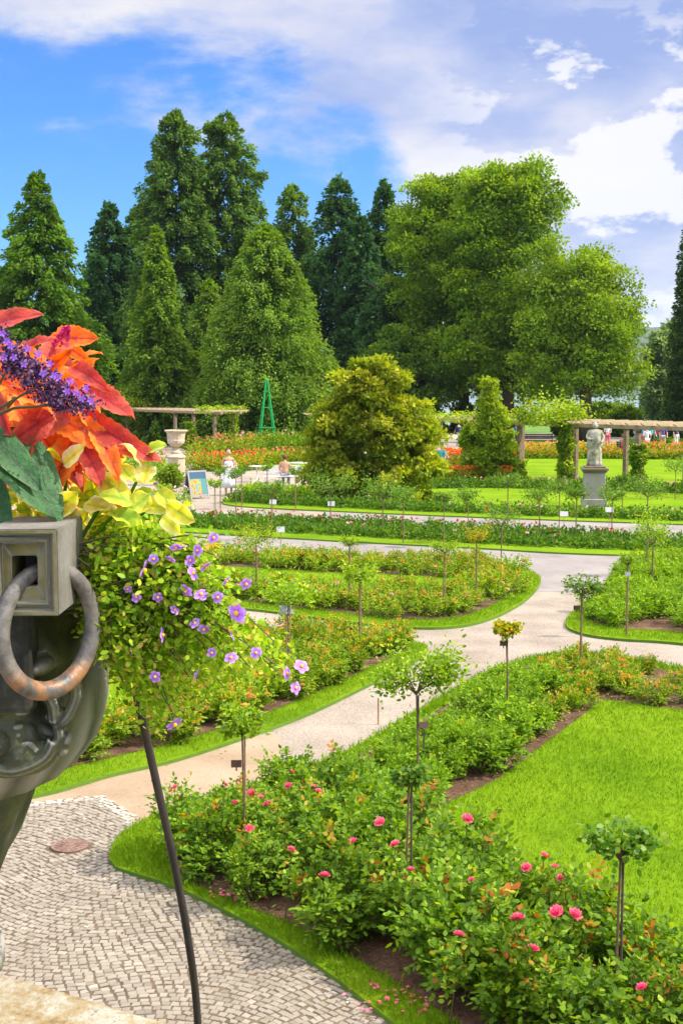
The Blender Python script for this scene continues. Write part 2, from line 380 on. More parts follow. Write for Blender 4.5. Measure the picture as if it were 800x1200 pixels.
# ------------------------------------------------------------------ cobble paving : every sett modelled
cob_poly = GP([(-200, 962), (35, 942), (120, 934), (150, 952), (182, 980), (300, 1010)]) + [Vector((4, 8, 0)), Vector((5, 4.5, 0)), Vector((-7, 4.5, 0))]
sheet('paving_bed', cob_poly, .012, m_joint)
ANG = R(-14)
def cobble_mesh():
    rg = np.random.default_rng(8); V = []; T = []
    colw = 1.5; s = .064; ang = R(-14); ca, sa = math.cos(ang), math.sin(ang)
    cs = []
    for c in range(-8, 9):
        for k in range(-10, 225):
            n = 23
            for i in range(n):
                u = (i + .5) / n * 2 - 1 + (.5 / n if k % 2 else -.5 / n)
                x = c * colw + u * colw / 2; sag = .26 * (u * u) * (1 if c % 2 else -1)
                y = k * s * .985 - sag + 2
                th = math.atan2(-.52 * u * (1 if c % 2 else -1), colw / 2)
                cs.append((x * ca - y * sa + 1.6, x * sa + y * ca, th + ang))
    cs = np.array(cs); keep = inside(cs, cob_poly) & (cs[:, 1] > 7.2)
    keep &= ~inside(cs, A_out) & ~inside(cs, B_out)
    q = G(82, 994); keep &= np.hypot(cs[:, 0] - q.x, cs[:, 1] - q.y) > .20
    pale = dist_poly(cs, [G(-200, 962), G(35, 942), G(120, 934), G(182, 980), G(120, 934.2), G(35, 942.2)]) < .09
    cs = cs[keep]; pale = pale[keep]
    for (x, y, th), pl in zip(cs, pale):
        ct = math.cos(th - ANG); a, b = s * rg.uniform(.80, .92) / 2 / ct, s * rg.uniform(.78, .90) / 2 * ct; th += rg.normal() * .10
        x += rg.normal() * .005; y += rg.normal() * .005; h = .0185 + rg.uniform(-.0015, .002)
        c, s_ = math.cos(th), math.sin(th)
        cor = [(-a, -b), (a, -b), (a, b), (-a, b)]
        cor = [(p + rg.normal() * .004, r_ + rg.normal() * .004) for p, r_ in cor]
        o = [(x + p * c - r_ * s_, y + p * s_ + r_ * c) for p, r_ in cor]; i_ = [(x + .84 * (p * c - r_ * s_), y + .84 * (p * s_ + r_ * c)) for p, r_ in cor]
        t = (.92 if pl else min(max(rg.normal(.5, .11), 0), .82))
        V += [(*q_, h) for q_ in i_]; T.append(t)
        for j in range(4):
            V += [(*o[j], h - .005), (*o[(j + 1) % 4], h - .005), (*i_[(j + 1) % 4], h), (*i_[j], h)]; T.append(t)
    return V, T
m_sett, t_, b_ = base_mat('granite_setts', .75, .35)
a_ = t_.new('ShaderNodeAttribute'); a_.attribute_name = 'tint'; tc_ = t_.new('ShaderNodeTexCoord')
f_ = t_.math('ADD', a_.outputs['Fac'], t_.math('MULTIPLY', t_.math('SUBTRACT', t_.noise(tc_.outputs['Object'], .9, 4), .5), .5))
f_ = t_.math('ADD', f_, t_.math('MULTIPLY', t_.math('SUBTRACT', t_.noise(tc_.outputs['Object'], 120, 2), .5), .35))
t_.link(t_.ramp(f_, [(.1, (.15, .125, .10)), (.35, (.21, .18, .145)), (.6, (.265, .23, .19)), (.85, (.33, .29, .245)), (1, (.46, .41, .36))]), b_.inputs['Base Color'])
V, T = cobble_mesh()
tag(link_mesh('cobble_paving', quads_mesh('cobble_paving', V, 4, T, [m_sett])), kind='structure')
m_iron = surf('rusty_iron', [(.3, (.14, .085, .07)), (.6, (.24, .15, .12)), (.8, (.30, .22, .19))], scale=14, rough=.7, metal=.3, bump=.3, bscale=80, bd=.004)
bm = bmesh.new(); bm_lathe(bm, [(.17, 0), (.17, .03), (.163, .032), (.15, .027), (.03, .027), (.028, .031), (.0005, .031)], n=40)
for k in range(16):
    a = k * math.pi / 8; bm_box(bm, (math.cos(a) * .1, math.sin(a) * .1, .0285), (.07, .014, .006), a)
tag(obj('manhole_cover', bm, m_iron, loc=tuple(G(82, 994))), 'small round rusty drain cover set in the cobble paving', 'drain cover')

# ------------------------------------------------------------------ grass blades
def grass(polys, holes, dens, h, w, name, seed, ymax=99, zt=.05):
    rg = np.random.default_rng(seed); out = []
    for poly in polys:
        n = int(bbox_area(poly) * dens); q = poly_area_sample(poly, n, rg)
        q = q[q[:, 1] < ymax]
        q = q[np.abs(q[:, 0]) < q[:, 1] * .36 + .6]
        dn = rg.random(len(q)) < np.clip(10 / q[:, 1], .1, 1) ; q = q[dn]
        k = inside(q, poly)
        for hp in holes: k &= ~inside(q, hp)
        out.append(q[k])
    q = np.concatenate(out); n = len(q)
    # a ragged fringe: blades lean randomly
    P = np.c_[q, np.full(n, zt)]; D = np.c_[rg.normal(size=(n, 2)) * .5, np.ones(n)]
    sc = np.clip(q[:, 1] / 10, 1, 2.2)
    Vx = leaf_verts(P, D, h * rg.uniform(.5, 1.3, n) * np.sqrt(sc), w * sc, rg, up=.0)
    pat = .5 + .22 * np.sin(q[:, 0] * 1.7 + np.sin(q[:, 1] * .9) * 2) + .22 * np.sin(q[:, 1] * 2.3 + np.sin(q[:, 0] * 1.3) * 1.5) + .12 * np.sin(q[:, 0] * 6.1 + q[:, 1] * 4.7)
    me = quads_mesh(name, Vx, 4, np.clip(rg.random(n) * .62 + .42 * pat, 0, 1) * np.where(rg.random(n) < .03, 1.6, .95), [m_blade])
    return tag(link_mesh(name, me), kind='stuff')
m_blade = leafmat('grass_blades', [(0, (.075, .165, .008)), (.5, (.13, .25, .009)), (.85, (.20, .32, .016)), (1, (.34, .32, .09))], rough=.7, trans=.45, var=0, spec=.04)
grass([A_out], [A_bed], 3200, .06, .007, 'edge_grass', 5, 26)
grass([A_lawn], [], 1500, .045, .007, 'lawn_grass', 6, 20, .06)
grass([B_out, C_out, D_out], [B_bed, C_bed, D_bed], 1900, .045, .005, 'path_edge_grass', 7, 32)
grass([B_lawn, C_lawn], [], 900, .04, .005, 'inner_grass', 9, 32, .06)

# ------------------------------------------------------------------ rose bushes
G_DK, G_MD, G_LT, G_YL = (.022, .070, .014), (.052, .135, .018), (.10, .215, .022), (.22, .34, .028)
m_rose_near = leafmat('rose_leaves', [(0, (.05, .12, .015)), (.35, (.12, .23, .020)), (.65, (.21, .35, .025)), (.83, (.38, .47, .05)), (.93, (.45, .20, .03)), (1, (.34, .08, .03))], rough=.55, spec=.13)
m_rose_green = leafmat('dense_rose_leaves', [(0, (.07, .15, .012)), (.35, (.15, .28, .016)), (.65, (.24, .39, .022)), (.9, (.38, .50, .04)), (1, (.42, .30, .04))], rough=.55, spec=.13, trans=.4)
m_rose_orange = leafmat('orange_tipped_leaves', [(0, (.06, .13, .010)), (.35, (.15, .27, .016)), (.6, (.28, .39, .025)), (.80, (.42, .42, .05)), (.92, (.66, .30, .06)), (1, (.56, .16, .06))], rough=.45)
m_rose_dark = leafmat('dark_rose_leaves', [(0, (.04, .10, .018)), (.4, (.085, .19, .026)), (.8, (.18, .31, .035)), (1, (.30, .24, .06))], rough=.5)
m_cane = surf('green_cane', [(.3, (.06, .09, .02)), (.7, (.12, .10, .04))], scale=20, rough=.7)
def petal_mat(name, c1, c2): return leafmat(name, [(0, c1), (1, c2)], rough=.55, trans=.25, var=.3, spec=.2)
m_pink = petal_mat('pink_petals', (.82, .07, .20), (.92, .26, .36))
m_red = petal_mat('red_petals', (.60, .02, .03), (.82, .09, .07))
m_coral = petal_mat('coral_petals', (.80, .18, .10), (.88, .40, .28))
m_palepink = petal_mat('pale_pink_petals', (.80, .35, .38), (.88, .60, .58))
m_petal_orange = petal_mat('orange_petals', (.80, .14, .02), (.88, .30, .04))

def bloom_mesh(name, mat, rad=.045, seed=0):
    rg = np.random.default_rng(seed); V = []; T = []
    for ring, (n, tilt, s) in enumerate(((7, 18, 1.0), (7, 42, .92), (6, 62, .72), (4, 80, .5))):
        for k in range(n):
            a = (k + ring * .5 + rg.uniform(-.1, .1)) * 2 * math.pi / n; tl = R(tilt + rg.uniform(-8, 8)); L = rad * s; w = rad * .62 * s
            rad_, tan_ = np.array([math.cos(a), math.sin(a), 0]), np.array([-math.sin(a), math.cos(a), 0]); up = np.array([0, 0, 1.])
            def pt(t, u):
                curl = tl + .5 * (t - .5); r_ = L * t
                return rad_ * (r_ * math.cos(curl)) + up * (r_ * math.sin(curl) * .8 + .004 * ring - .3 * w * u * u * t) + tan_ * (u * w * math.sin(math.pi * min(t * .85 + .1, 1)))
            tt = rg.uniform(0, .6) + ring * .1
            for i in range(3):
                for j in (-1, 0):
                    V += [pt(i / 3, j), pt(i / 3, j + 1), pt((i + 1) / 3, j + 1), pt((i + 1) / 3, j)]; T.append(min(tt + i * .15, 1))
    return quads_mesh(name, V, 4, T, [mat])
BLOOM = {k: [bloom_mesh('bloom', m, r_, s) for s in range(2)] for k, m, r_ in (('pink', m_pink, .052), ('red', m_red, .05), ('coral', m_coral, .045), ('palepink', m_palepink, .05))}

def bush_parts(seed, h, r, nc, nl, leaf, shoots=.1, six=True, low=.12):
    """canes + leaflets; returns verts, tints, cane paths"""
    rg = np.random.default_rng(seed); paths = []; P = []; D = []; T = []; 
    for c in range(nc):
        a = rg.uniform(0, 2 * math.pi); lean = rg.uniform(0, 1) ** .6; hh = h * rg.uniform(.72, 1.08) * (1 - .28 * lean * lean)
        end = np.array([math.cos(a) * r * lean, math.sin(a) * r * lean, hh]); st = np.array([math.cos(a) * .05, math.sin(a) * .05, 0])
        mid = (st + end) / 2 + np.array([math.cos(a), math.sin(a), 0]) * r * .15 * lean
        ts = np.linspace(0, 1, 7)[:, None]; pth = (1 - ts) ** 2 * st + 2 * ts * (1 - ts) * mid + ts ** 2 * end
        paths.append(pth); m = nl // nc
        t = rg.uniform(low, 1, m) ** .8; base = ((1 - t) ** 2)[:, None] * st + (2 * t * (1 - t))[:, None] * mid + (t ** 2)[:, None] * end
        # compound leaves of 5 leaflets around each node
        k = m // 5 + 1; nodes = base[:k]; dirs = unit(rg.normal(size=(k, 3)) + unit(nodes * [1, 1, .25]) * .9 + [0, 0, .3])
        off = dirs * rg.uniform(.02, .15, (k, 1)); lt = np.repeat(nodes + off * .6, 5, 0); dd = np.repeat(dirs, 5, 0)
        side = unit(np.cross(dirs, [0, 0, 1.] + rg.normal(size=(k, 3)) * .2)); sg = np.tile([-1, 1, 0, -1, 1], k); al = np.tile([.2, .2, 1.0, .6, .6], k)
        pos = lt + dd * (al * leaf * 1.7)[:, None]; dl = unit(dd * .6 + np.repeat(side, 5, 0) * sg[:, None] * .9 + rg.normal(size=(5 * k, 3)) * .15)
        P.append(pos); D.append(dl)
        hh_ = pos[:, 2] / h; isn = rg.random(k) < shoots * (np.clip((nodes[:, 2] / h - .55) * 3, 0, 1.6))
        tt = np.clip(rg.normal(.42, .2, 5 * k), 0, .8); tt = np.where(np.repeat(isn, 5), rg.uniform(.84, 1, 5 * k), tt); T.append(tt)
    P = np.concatenate(P); D = np.concatenate(D); T = np.concatenate(T); P[:, 2] = np.maximum(P[:, 2], .02)
    V = leaf_verts(P, D, leaf * rg.uniform(.75, 1.2, len(P)), leaf * .62, rg, up=.9, six=six)
    return V, T, paths, (6 if six else 4)

def bush_proto(name, label, group, seed, h, r, mat, nc=16, nl=1500, leaf=.05, shoots=.1, blooms=(), canes=True, six=True, nb=0, spread=.9):
    t = thing(name, label, 'rose bush', (0, -60 - seed, 0), 0, group)
    V, T, paths, npv = bush_parts(seed, h, r, nc, nl, leaf, shoots, six)
    link_mesh('foliage', quads_mesh('foliage', V, npv, T, [mat]), t)
    if canes:
        bm = bmesh.new()
        for p in paths: bm_tube(bm, [tuple(x) for x in p], [.007, .006, .006, .005, .004, .003, .002], 4, False)
        obj('canes', bm, m_cane, t)
    rg = random.Random(seed)
    for k in range(nb):
        p = paths[k % len(paths)][-1]; b = link_mesh('bloom', rg.choice(BLOOM[rg.choice(blooms)]), t)
        b.location = (p[0], p[1], p[2] + .03); b.rotation_euler = (rg.uniform(-.7, .7), rg.uniform(-.7, .7), rg.uniform(0, 6)); s = rg.uniform(.7, 1.1); b.scale = (s, s, s)
    return t
def poisson(poly, holes, d, seed, inset=.15, xlim=.345):
    rg = np.random.default_rng(seed); q = poly_area_sample(poly, 9000, rg)
    k = inside(q, poly)
    for hpoly in holes:
        k &= ~inside(q, hpoly)
    q = q[k]; k = dist_poly(q, poly) > inset
    for hpoly in holes: k &= dist_poly(q, hpoly) > inset
    q = q[k]; q = q[np.abs(q[:, 0]) < q[:, 1] * xlim + .5]; out = []
    for p in q:
        if all((p[0] - o[0]) ** 2 + (p[1] - o[1]) ** 2 > d * d for o in out): out.append(p)
    return np.array(sorted(out, key=lambda o: o[1]))
USED = set()
def plant(protos, spots, label, group, seed, smin=.85, smax=1.15, z=.05):
    rg = random.Random(seed); n = 0
    for p in spots:
        pr = rg.choice(protos); loc = (p[0], p[1], z); rz = rg.uniform(0, 6.28); sc = rg.uniform(smin, smax)
        if pr.name not in USED:
            USED.add(pr.name); FIRST[pr.name] = (loc, rz, sc, label, group); n += 1
        else: dup(pr, loc, rz, sc, label, group, (rg.uniform(-.1, .1), rg.uniform(-.1, .1)))
        n += 1
    return n
FIRST = {}
# near bed
near_tall = [bush_proto('rose_bush', '', '', 20 + k,  .68 - .04 * k, .40, m_rose_near, 15, 2300, .052, .10, ('pink',), nb=0) for k in range(4)]
near_bloom = [bush_proto('rose_bush', '', '', 30 + k, .74, .36, m_rose_near, 14, 1700, .050, .12, ('pink',), nb=2 + k) for k in range(3)]
green = [bush_proto('rose_bush', '', '', 40 + k, .42, .35, m_rose_green, 16, 1900, .048, .03, nb=0) for k in range(4)]
orange = [bush_proto('rose_bush', '', '', 50 + k, .36, .33, m_rose_orange, 15, 1500, .05, .26, ('coral',), nb=k // 2, canes=False) for k in range(4)]
mixed = [bush_proto('rose_bush', '', '', 60 + k, .34, .44, m_rose_orange, 18, 1700, .055, .22, ('palepink',), nb=k, canes=False, six=False) for k in range(4)]
lime = [bush_proto('rose_bush', '', '', 70 + k, .38, .46, m_rose_green, 18, 1900, .058, .10, ('coral',), nb=0, canes=False, six=False) for k in range(3)]

spA = poisson(A_bed, [A_lawn], .42, 3, .13)
def pxof(p, z=0.0):
    v = Vector((p[0], p[1], z - CAM_H)); dp = v.dot(FWD); return 400 + 1500 * v.x / dp, 600 - 1500 * v.dot(UP) / dp
near_b, diag_b, end_b = [], [], []
dA = dist_poly(spA, A_out)
for p, de in zip(spA, dA):
    x, y = pxof(p)
    if y < 990 and de < .62 or (x < 300 and y < 1000 and de < .40): continue
    if y > 1010 and y - 1010 > (x - 420) * .02 or (y > 985 and x < 400): near_b.append(p)
    elif x > 640 and y < 850: end_b.append(p)
    else: diag_b.append(p)
cnt = 0
rg = random.Random(2)
tall = [p for p in near_b if pxof(p)[0] > 380 or rg.random() < .3]; short = [p for p in near_b if not any(p is q for q in tall)]
cnt += plant(near_tall, tall, 'tall green rose bush in the nearest bed beside the cobbles', 'tall rose bushes in the nearest bed', 1, .9, 1.12)
cnt += plant(near_bloom, short, 'rose bush with pink blooms at the tip of the nearest bed', 'pink blooming rose bushes at the near tip', 2, .72, .9)
cnt += plant(green, diag_b, 'low bright green rose bush in the dense bed along the diagonal path', 'dense green rose bushes along the diagonal path', 3, .75, 1.0)
cnt += plant(orange[:2], end_b, 'orange tipped rose bush at the far right end of the near bed', 'orange tipped rose bushes beside the bright lawn', 4, .62, .82)
cnt += plant(orange[2:], [p for p in poisson(B_bed, [B_lawn], .44, 5, .15) if pxof(p)[1] > 750], 'rose bush with orange young leaves in the bed left of the diagonal path', 'orange leaved rose bushes left of the path', 5, .85, 1.1)
cnt += plant(mixed, poisson(C_bed, [C_lawn], .58, 6, .10), 'rose bush with pale blooms around the small middle lawn', 'rose bushes around the middle lawn', 6)
cnt += plant(lime, poisson(D_bed, [], .62, 7, .2), 'yellow green rose bush in the right hand bed by the junction', 'lime green rose bushes right of the junction', 7)
for nm, (loc, rz, sc, lab, grp) in FIRST.items():
    o = bpy.data.objects[nm]; o.location = loc; o.rotation_euler = (0, 0, rz); o.scale = (sc, sc, sc); o['label'] = lab; o['group'] = grp
LMK = [((128, 1012), 'the grass tip beside the cobbles'), ((285, 965), 'the tan staked lime standard'), ((478, 1010), 'the thin stemmed standard'), ((722, 1150), 'the nearest sparse standard'), ((652, 1075), 'the two big pink roses'),
       ((487, 890), 'the broad lime standard'), ((591, 800), 'the golden yellow standard'), ((680, 785), 'the pale tufted standard'), ((470, 768), 'the right tip of the left island'), ((336, 745), 'the grey name sign'), ((225, 830), 'the plain wooden marker'),
       ((421, 715), 'the lime standard of the middle island'), ((520, 700), 'the pale lime standard'), ((557, 690), 'the yellow tinged standard'), ((300, 680), 'the russet tinged standard'), ((610, 684), 'the right tip of the middle island'),
       ((763, 690), 'the twin staked standard'), ((734, 700), 'the narrow standard with white tag'), ((690, 735), 'the left tip of the right island'), ((790, 735), 'the right picture edge below the junction'), ((560, 1190), 'the fallen pink petals')]
def relabel():
    words = ['closest', 'second closest', 'third closest', 'fourth closest', 'fifth closest', 'sixth closest', 'seventh closest', 'eighth closest', 'ninth closest', 'tenth closest'] + ['%dth closest' % k for k in range(11, 60)]
    short = {'tall': 'tall green', 'pink': 'pink blooming', 'dense': 'low bright green', 'orange tipped': 'orange tipped', 'orange leaved': 'orange leaved', 'rose bushes around': 'pale blooming', 'lime': 'yellow green'}
    cell = {}
    for o in list(COL.objects):
        if o.parent is None and o.name.startswith('rose_bush'):
            if not o.get('label'):
                for c in list(o.children): bpy.data.objects.remove(c)
                bpy.data.objects.remove(o); continue
            x, y = pxof(o.location, .05); best = min(LMK, key=lambda l: (l[0][0] - x) ** 2 + ((l[0][1] - y) * 1.8) ** 2); dx, dy = x - best[0][0], (y - best[0][1]) * 1.8
            d_ = ('left of' if dx < 0 else 'right of') if abs(dx) > abs(dy) else ('behind' if dy < 0 else 'in front of')
            kind = next(v for k, v in short.items() if o['group'].startswith(k)); cell.setdefault((kind, d_, best[1]), []).append((dx * dx + dy * dy, o.name))
    for (kind, d_, lm), L in cell.items():
        for k, (_, nm) in enumerate(sorted(L)): bpy.data.objects[nm]['label'] = '%s rose bush, %s %s %s' % (kind, words[k], d_, lm)
relabel()
print('ROSES', cnt, len(near_b), len(diag_b), len(end_b))

# the largest blooms of the near bed, each its own bush shoot
m_stem = surf('shoot_stem', [(.3, (.05, .10, .02)), (.7, (.14, .09, .04))], scale=10, rough=.6)
def shoot(px, py, size, depth, label, base_z=.1, kind='pink', tint=1.0):
    depth = (CAM_H - (.80 if px > 400 else .72)) * 1500 / (py - 455); p = at(px, py, depth); t = thing('flowering_rose_shoot', label, 'rose', (p.x - .05, p.y + .03, .06), 0, 'pink roses rising above the nearest bed')
    L = Vector((p.x, p.y, p.z)) - t.location; bm = bmesh.new()
    bm_tube(bm, [(0, 0, 0), (L.x * .3 + .02, L.y * .3, L.z * .5), (L.x, L.y, L.z - .01)], [.006, .005, .003], 5); obj('stem', bm, m_stem, t)
    rg = np.random.default_rng(int(px * 7 + py)); n = 130; tt = rg.uniform(.35, .95, n)
    P = np.array(L) * tt[:, None] + rg.normal(size=(n, 3)) * [.07, .07, .03]; D = unit(rg.normal(size=(n, 3)) * [1, 1, .5])
    link_mesh('foliage', quads_mesh('foliage', leaf_verts(P, D, .05, .032, rg, six=True), 6, np.clip(rg.normal(.5, .25, n), 0, 1), [m_rose_near]), t)
    b = link_mesh('bloom', BLOOM[kind][int(px) % 2], t); b.location = L; s = size / (1500 / depth) / .088; b.scale = (s, s, s * 1.1); b.rotation_euler = (R(28), R(((px * 13) % 40) - 20), px)
for px, py, sz, dep, lab in (
    (547, 960, 15, 9.3, 'single pink rose on the tallest shoot above the bright lawn'), (606, 1077, 18, 8.6, 'pink rose low left of the two big blooms in the near bed'),
    (652, 1069, 19, 8.5, 'large pale pink rose, left one of the touching pair'), (673, 1072, 18, 8.5, 'deep pink rose, right one of the touching pair'),
    (624, 1113, 16, 8.3, 'pink rose just below the big blooms in the near bed'), (537, 1096, 14, 8.8, 'small pink rose deep in foliage at lower centre'),
    (752, 1158, 16, 8.0, 'deep pink rose below the rightmost standard stem'), (616, 1017, 13, 9.0, 'pink rose bud at left of the upper cluster'),
    (637, 1003, 11, 9.1, 'topmost pink rose of the upper cluster'), (650, 1017, 12, 9.0, 'pink rose in middle of the upper cluster'),
    (658, 1029, 13, 8.9, 'lowest pink rose of the upper cluster'), (700, 1031, 8, 9.0, 'tiny red bud right of the upper cluster'),
    (463, 990, 13, 10.1, 'bright pink rose beside the thin standard stem'), (445, 964, 14, 10.4, 'bright pink rose above the thin standard stem'),
    (413, 987, 13, 10.4, 'pink rose left of the thin standard stem'), (380, 1027, 14, 10.0, 'pink rose in middle of the leafy bed'),
    (341, 996, 11, 10.8, 'small pink rose near the bed centre left'), (294, 931, 14, 12.0, 'pink rose by the stake at the bed tip'),
    (338, 921, 10, 12.3, 'left small pink rose over the gravel path'), (363, 917, 9, 12.3, 'right small pink rose over the gravel path'),
    (373, 928, 10, 12.0, 'pink rose under the pair over the path'), (552, 1031, 8, 9.3, 'small red bud above the lower centre foliage'),
    (481, 1020, 11, 9.8, 'pink rose right of the thin standard stem')):
    shoot(px, py, sz, dep, lab)

# fallen petals and leaf litter on the soil
def litter():
    rg = np.random.default_rng(3); c = [(445, 1168), (470, 1176), (490, 1190), (265, 1054), (275, 1058), (440, 1185)]; V = []; T = []
    P = []
    for x, y in c:
        g = G(x, y, .07); P.append(np.c_[g.x + rg.normal(size=13) * .09, g.y + .12 + rg.normal(size=13) * .07, np.full(13, .075)])
    P = np.concatenate(P); n = len(P); D = np.c_[rg.normal(size=(n, 2)), rg.normal(size=n) * .2]
    tag(link_mesh('fallen_petals', quads_mesh('fallen_petals', leaf_verts(P, D, .035, .03, rg, up=2), 4, rg.random(n), [m_pink])), kind='stuff')
    q = poly_area_sample(A_bed, 14000, rg); q = q[inside(q, A_bed) & ~inside(q, A_lawn)]; n = len(q); P = np.c_[q, np.full(n, .062)]
    D = np.c_[rg.normal(size=(n, 2)), rg.normal(size=n) * .25]
    m = leafmat('leaf_litter', [(0, (.07, .03, .02)), (.5, (.20, .10, .05)), (.9, (.36, .24, .12)), (1, (.5, .40, .25))], trans=.1, var=0)
    tag(link_mesh('leaf_litter', quads_mesh('leaf_litter', leaf_verts(P, D, .04, .025, rg, up=2), 4, rg.random(n), [m])), kind='stuff')
litter()
def path_debris():
    rg = np.random.default_rng(31); P = []
    for pol in (A_out, B_out, C_out, D_out):
        Q = np.array([(p[0], p[1]) for p in pol]); n = len(Q)
        for i in range(n):
            a, b = Q[i], Q[(i + 1) % n]; L = np.linalg.norm(b - a)
            if L > 4 or a[1] > 36: continue
            m = int(L * 26); t = rg.random((m, 1)); off = np.abs(rg.normal(size=(m, 2))) * .22 * rg.choice([-1, 1], size=(m, 2)); P.append(a + (b - a) * t + off)
    q = np.concatenate(P); q2 = poly_area_sample([(-8, 9), (9, 9), (9, 34), (-8, 34)], 5000, rg); q = np.concatenate([q, q2])
    k = np.ones(len(q), bool)
    for pol in (A_out, B_out, C_out, D_out, E_out): k &= ~inside(q, pol)
    q = q[k & (q[:, 1] < 36)]; n = len(q); P = np.c_[q, np.where(inside(q, cob_poly), .024, .013)]
    m = leafmat('path_grit', [(0, (.09, .06, .04)), (.4, (.22, .15, .09)), (.7, (.32, .30, .12)), (1, (.60, .54, .46))], trans=.1, var=0)
    sz = np.where(rg.random(n) < .15, .035, .014) * rg.uniform(.6, 1.2, n)
    tag(link_mesh('path_debris', quads_mesh('path_debris', leaf_verts(P, np.c_[rg.normal(size=(n, 2)), np.abs(rg.normal(size=n)) * .15], sz, sz * .7, rg, up=3), 4, rg.random(n), [m])), kind='stuff')
path_debris()

# far rows of roses : one mass per row
def border(name, pts, wid, h, dens, leaf, mat, seed, shoots=.1, bloom=None, nb=0, bsz=.09, base=.05, wavy=.25):
    """pts: ground polyline of the row's centre"""
    rg = np.random.default_rng(seed); P = [np.array(p)[:2] for p in pts]; V = []; T = []; M = []; CE = []
    for a, b in zip(P, P[1:]):
        L = np.linalg.norm(b - a); nb_ = max(1, int(L / .36)); dr = (b - a) / L; nr = np.array([-dr[1], dr[0]])
        for lane in range(max(1, round(wid / .38))):
            for k in range(nb_):
                CE.append(a + dr * (k + rg.random()) * L / nb_ + nr * ((lane + .5) / max(1, round(wid / .38)) - .5 + rg.normal() * .06) * wid)
    CE = np.array(CE); n = int(dens)
    ce = np.repeat(CE, n, 0); hh = np.repeat(h * rg.uniform(1 - wavy, 1 + wavy, len(CE)), n)
    u = unit(rg.normal(size=(len(ce), 3))); u[:, 2] = np.abs(u[:, 2]); rr = rg.uniform(.45, 1.05, len(ce))
    q = np.c_[ce + u[:, :2] * rr[:, None] * .36, base + u[:, 2] * rr * hh]
    t = np.clip(rg.normal(.42, .2, len(q)), 0, .8); t = np.where((rg.random(len(q)) < shoots) & (u[:, 2] > .5), rg.uniform(.82, 1, len(q)), t)
    V = leaf_verts(q, u + rg.normal(size=u.shape) * .6, leaf * 1.15 * rg.uniform(.7, 1.2, len(q)), leaf * .78, rg, up=.9)
    mats = [mat]; M = np.zeros(len(q), int)
    if bloom:
        k = rg.integers(0, len(CE), nb); c = CE[k]; c3 = np.c_[c + rg.normal(size=(nb, 2)) * .16, base + h * rg.uniform(.9, 1.2, nb)]
        m = 5; c3 = np.repeat(c3, m, 0); V2 = leaf_verts(c3, rg.normal(size=c3.shape) + [0, 0, .5], bsz * .6, bsz * .55, rg, up=.6)
        V = np.concatenate([V, V2]); t = np.concatenate([t, rg.random(len(c3))]); M = np.concatenate([M, np.ones(len(c3), int)]); mats.append(bloom)
    return tag(link_mesh(name, quads_mesh(name, V, 4, t, mats, M)), kind='stuff')
def line(*px): return [G(*p) for p in px]
for a_, b_, s_ in ((0, 0, 0),):
    sheet('soil_bed', GP([(120, 604), (300, 611), (460, 618), (600, 626), (800, 638), (1000, 650), (1000, 646), (800, 633.5), (600, 622.5), (460, 616), (300, 609), (120, 602)]), .056, m_soil)
border('rose_border', line((120, 608), (300, 614), (460, 621), (600, 629), (800, 640), (930, 648)), .7, .30, 120, .085, m_rose_dark, 101, .06, m_red, 70, .11)
border('rose_border', line((120, 613), (300, 622), (460, 631), (620, 640), (800, 647), (930, 653)), .8, .30, 120, .085, m_rose_dark, 102, .05, m_palepink, 10, .11)
border('rose_border', line((275, 588), (330, 592), (430, 597), (600, 604), (800, 611), (950, 617)), .8, .34, 120, .09, m_rose_dark, 103, .06, m_palepink, 24, .10)
border('rose_border', line((285, 580), (340, 583), (400, 584), (470, 583)), 1.4, .42, 110, .10, m_rose_green, 104, .06, m_red, 8, .11)
border('rose_border', line((480, 574), (560, 572), (700, 575), (800, 579), (930, 584)), .8, .42, 110, .10, m_rose_dark, 105, .07, m_palepink, 40, .12)
border('flower_border', line((515, 566), (560, 565), (600, 566)), 1.2, .6, 120, .11, m_rose_orange, 106, .3, m_petal_orange, 160, .16)
border('flower_border', line((515, 553), (560, 551), (600, 552)), 1.6, .9, 120, .11, m_rose_orange, 107, .4, m_petal_orange, 320, .18)
border('flower_border', line((600, 538), (660, 538), (720, 538), (800, 539), (900, 541)), 1.2, .55, 110, .13, m_rose_orange, 108, .3, m_coral, 80, .18)
border('flower_border', line((600, 532), (660, 531), (720, 531)), 1.2, .6, 100, .13, m_rose_orange, 109, .4, m_coral, 60, .18)
border('flower_border', line((745, 533), (800, 533), (900, 534)), 1.6, .65, 110, .14, m_rose_orange, 110, .35, m_coral, 80, .19)
border('shrub_border', line((730, 526), (800, 525), (900, 525)), 1.4, .6, 90, .15, m_rose_dark, 111, .1)
border('flower_border', line((225, 551), (262, 552), (300, 549)), 1.6, .8, 120, .11, m_rose_orange, 112, .3, m_red, 60, .15)
border('flower_border', line((228, 543), (270, 542), (300, 541)), 3, 1.3, 100, .13, m_rose_orange, 113, .15, m_coral, 40, .16)
border('shrub_border', line((285, 530), (340, 527), (400, 527)), 2.5, 1.1, 90, .14, m_rose_green, 114, .1, m_palepink, 30, .2)
border('shrub_border', line((130, 560), (160, 562), (192, 562)), 2.2, 1.1, 110, .12, m_rose_green, 115, .1, m_red, 40, .16)
border('shrub_border', line((150, 600), (185, 596), (215, 596)), 1.0, .6, 110, .09, m_rose_green, 116, .1, m_palepink, 30, .12)
border('flower_border', line((300, 545), (360, 541)), 1.6, .7, 100, .12, m_rose_orange, 117, .2, m_coral, 30, .16)

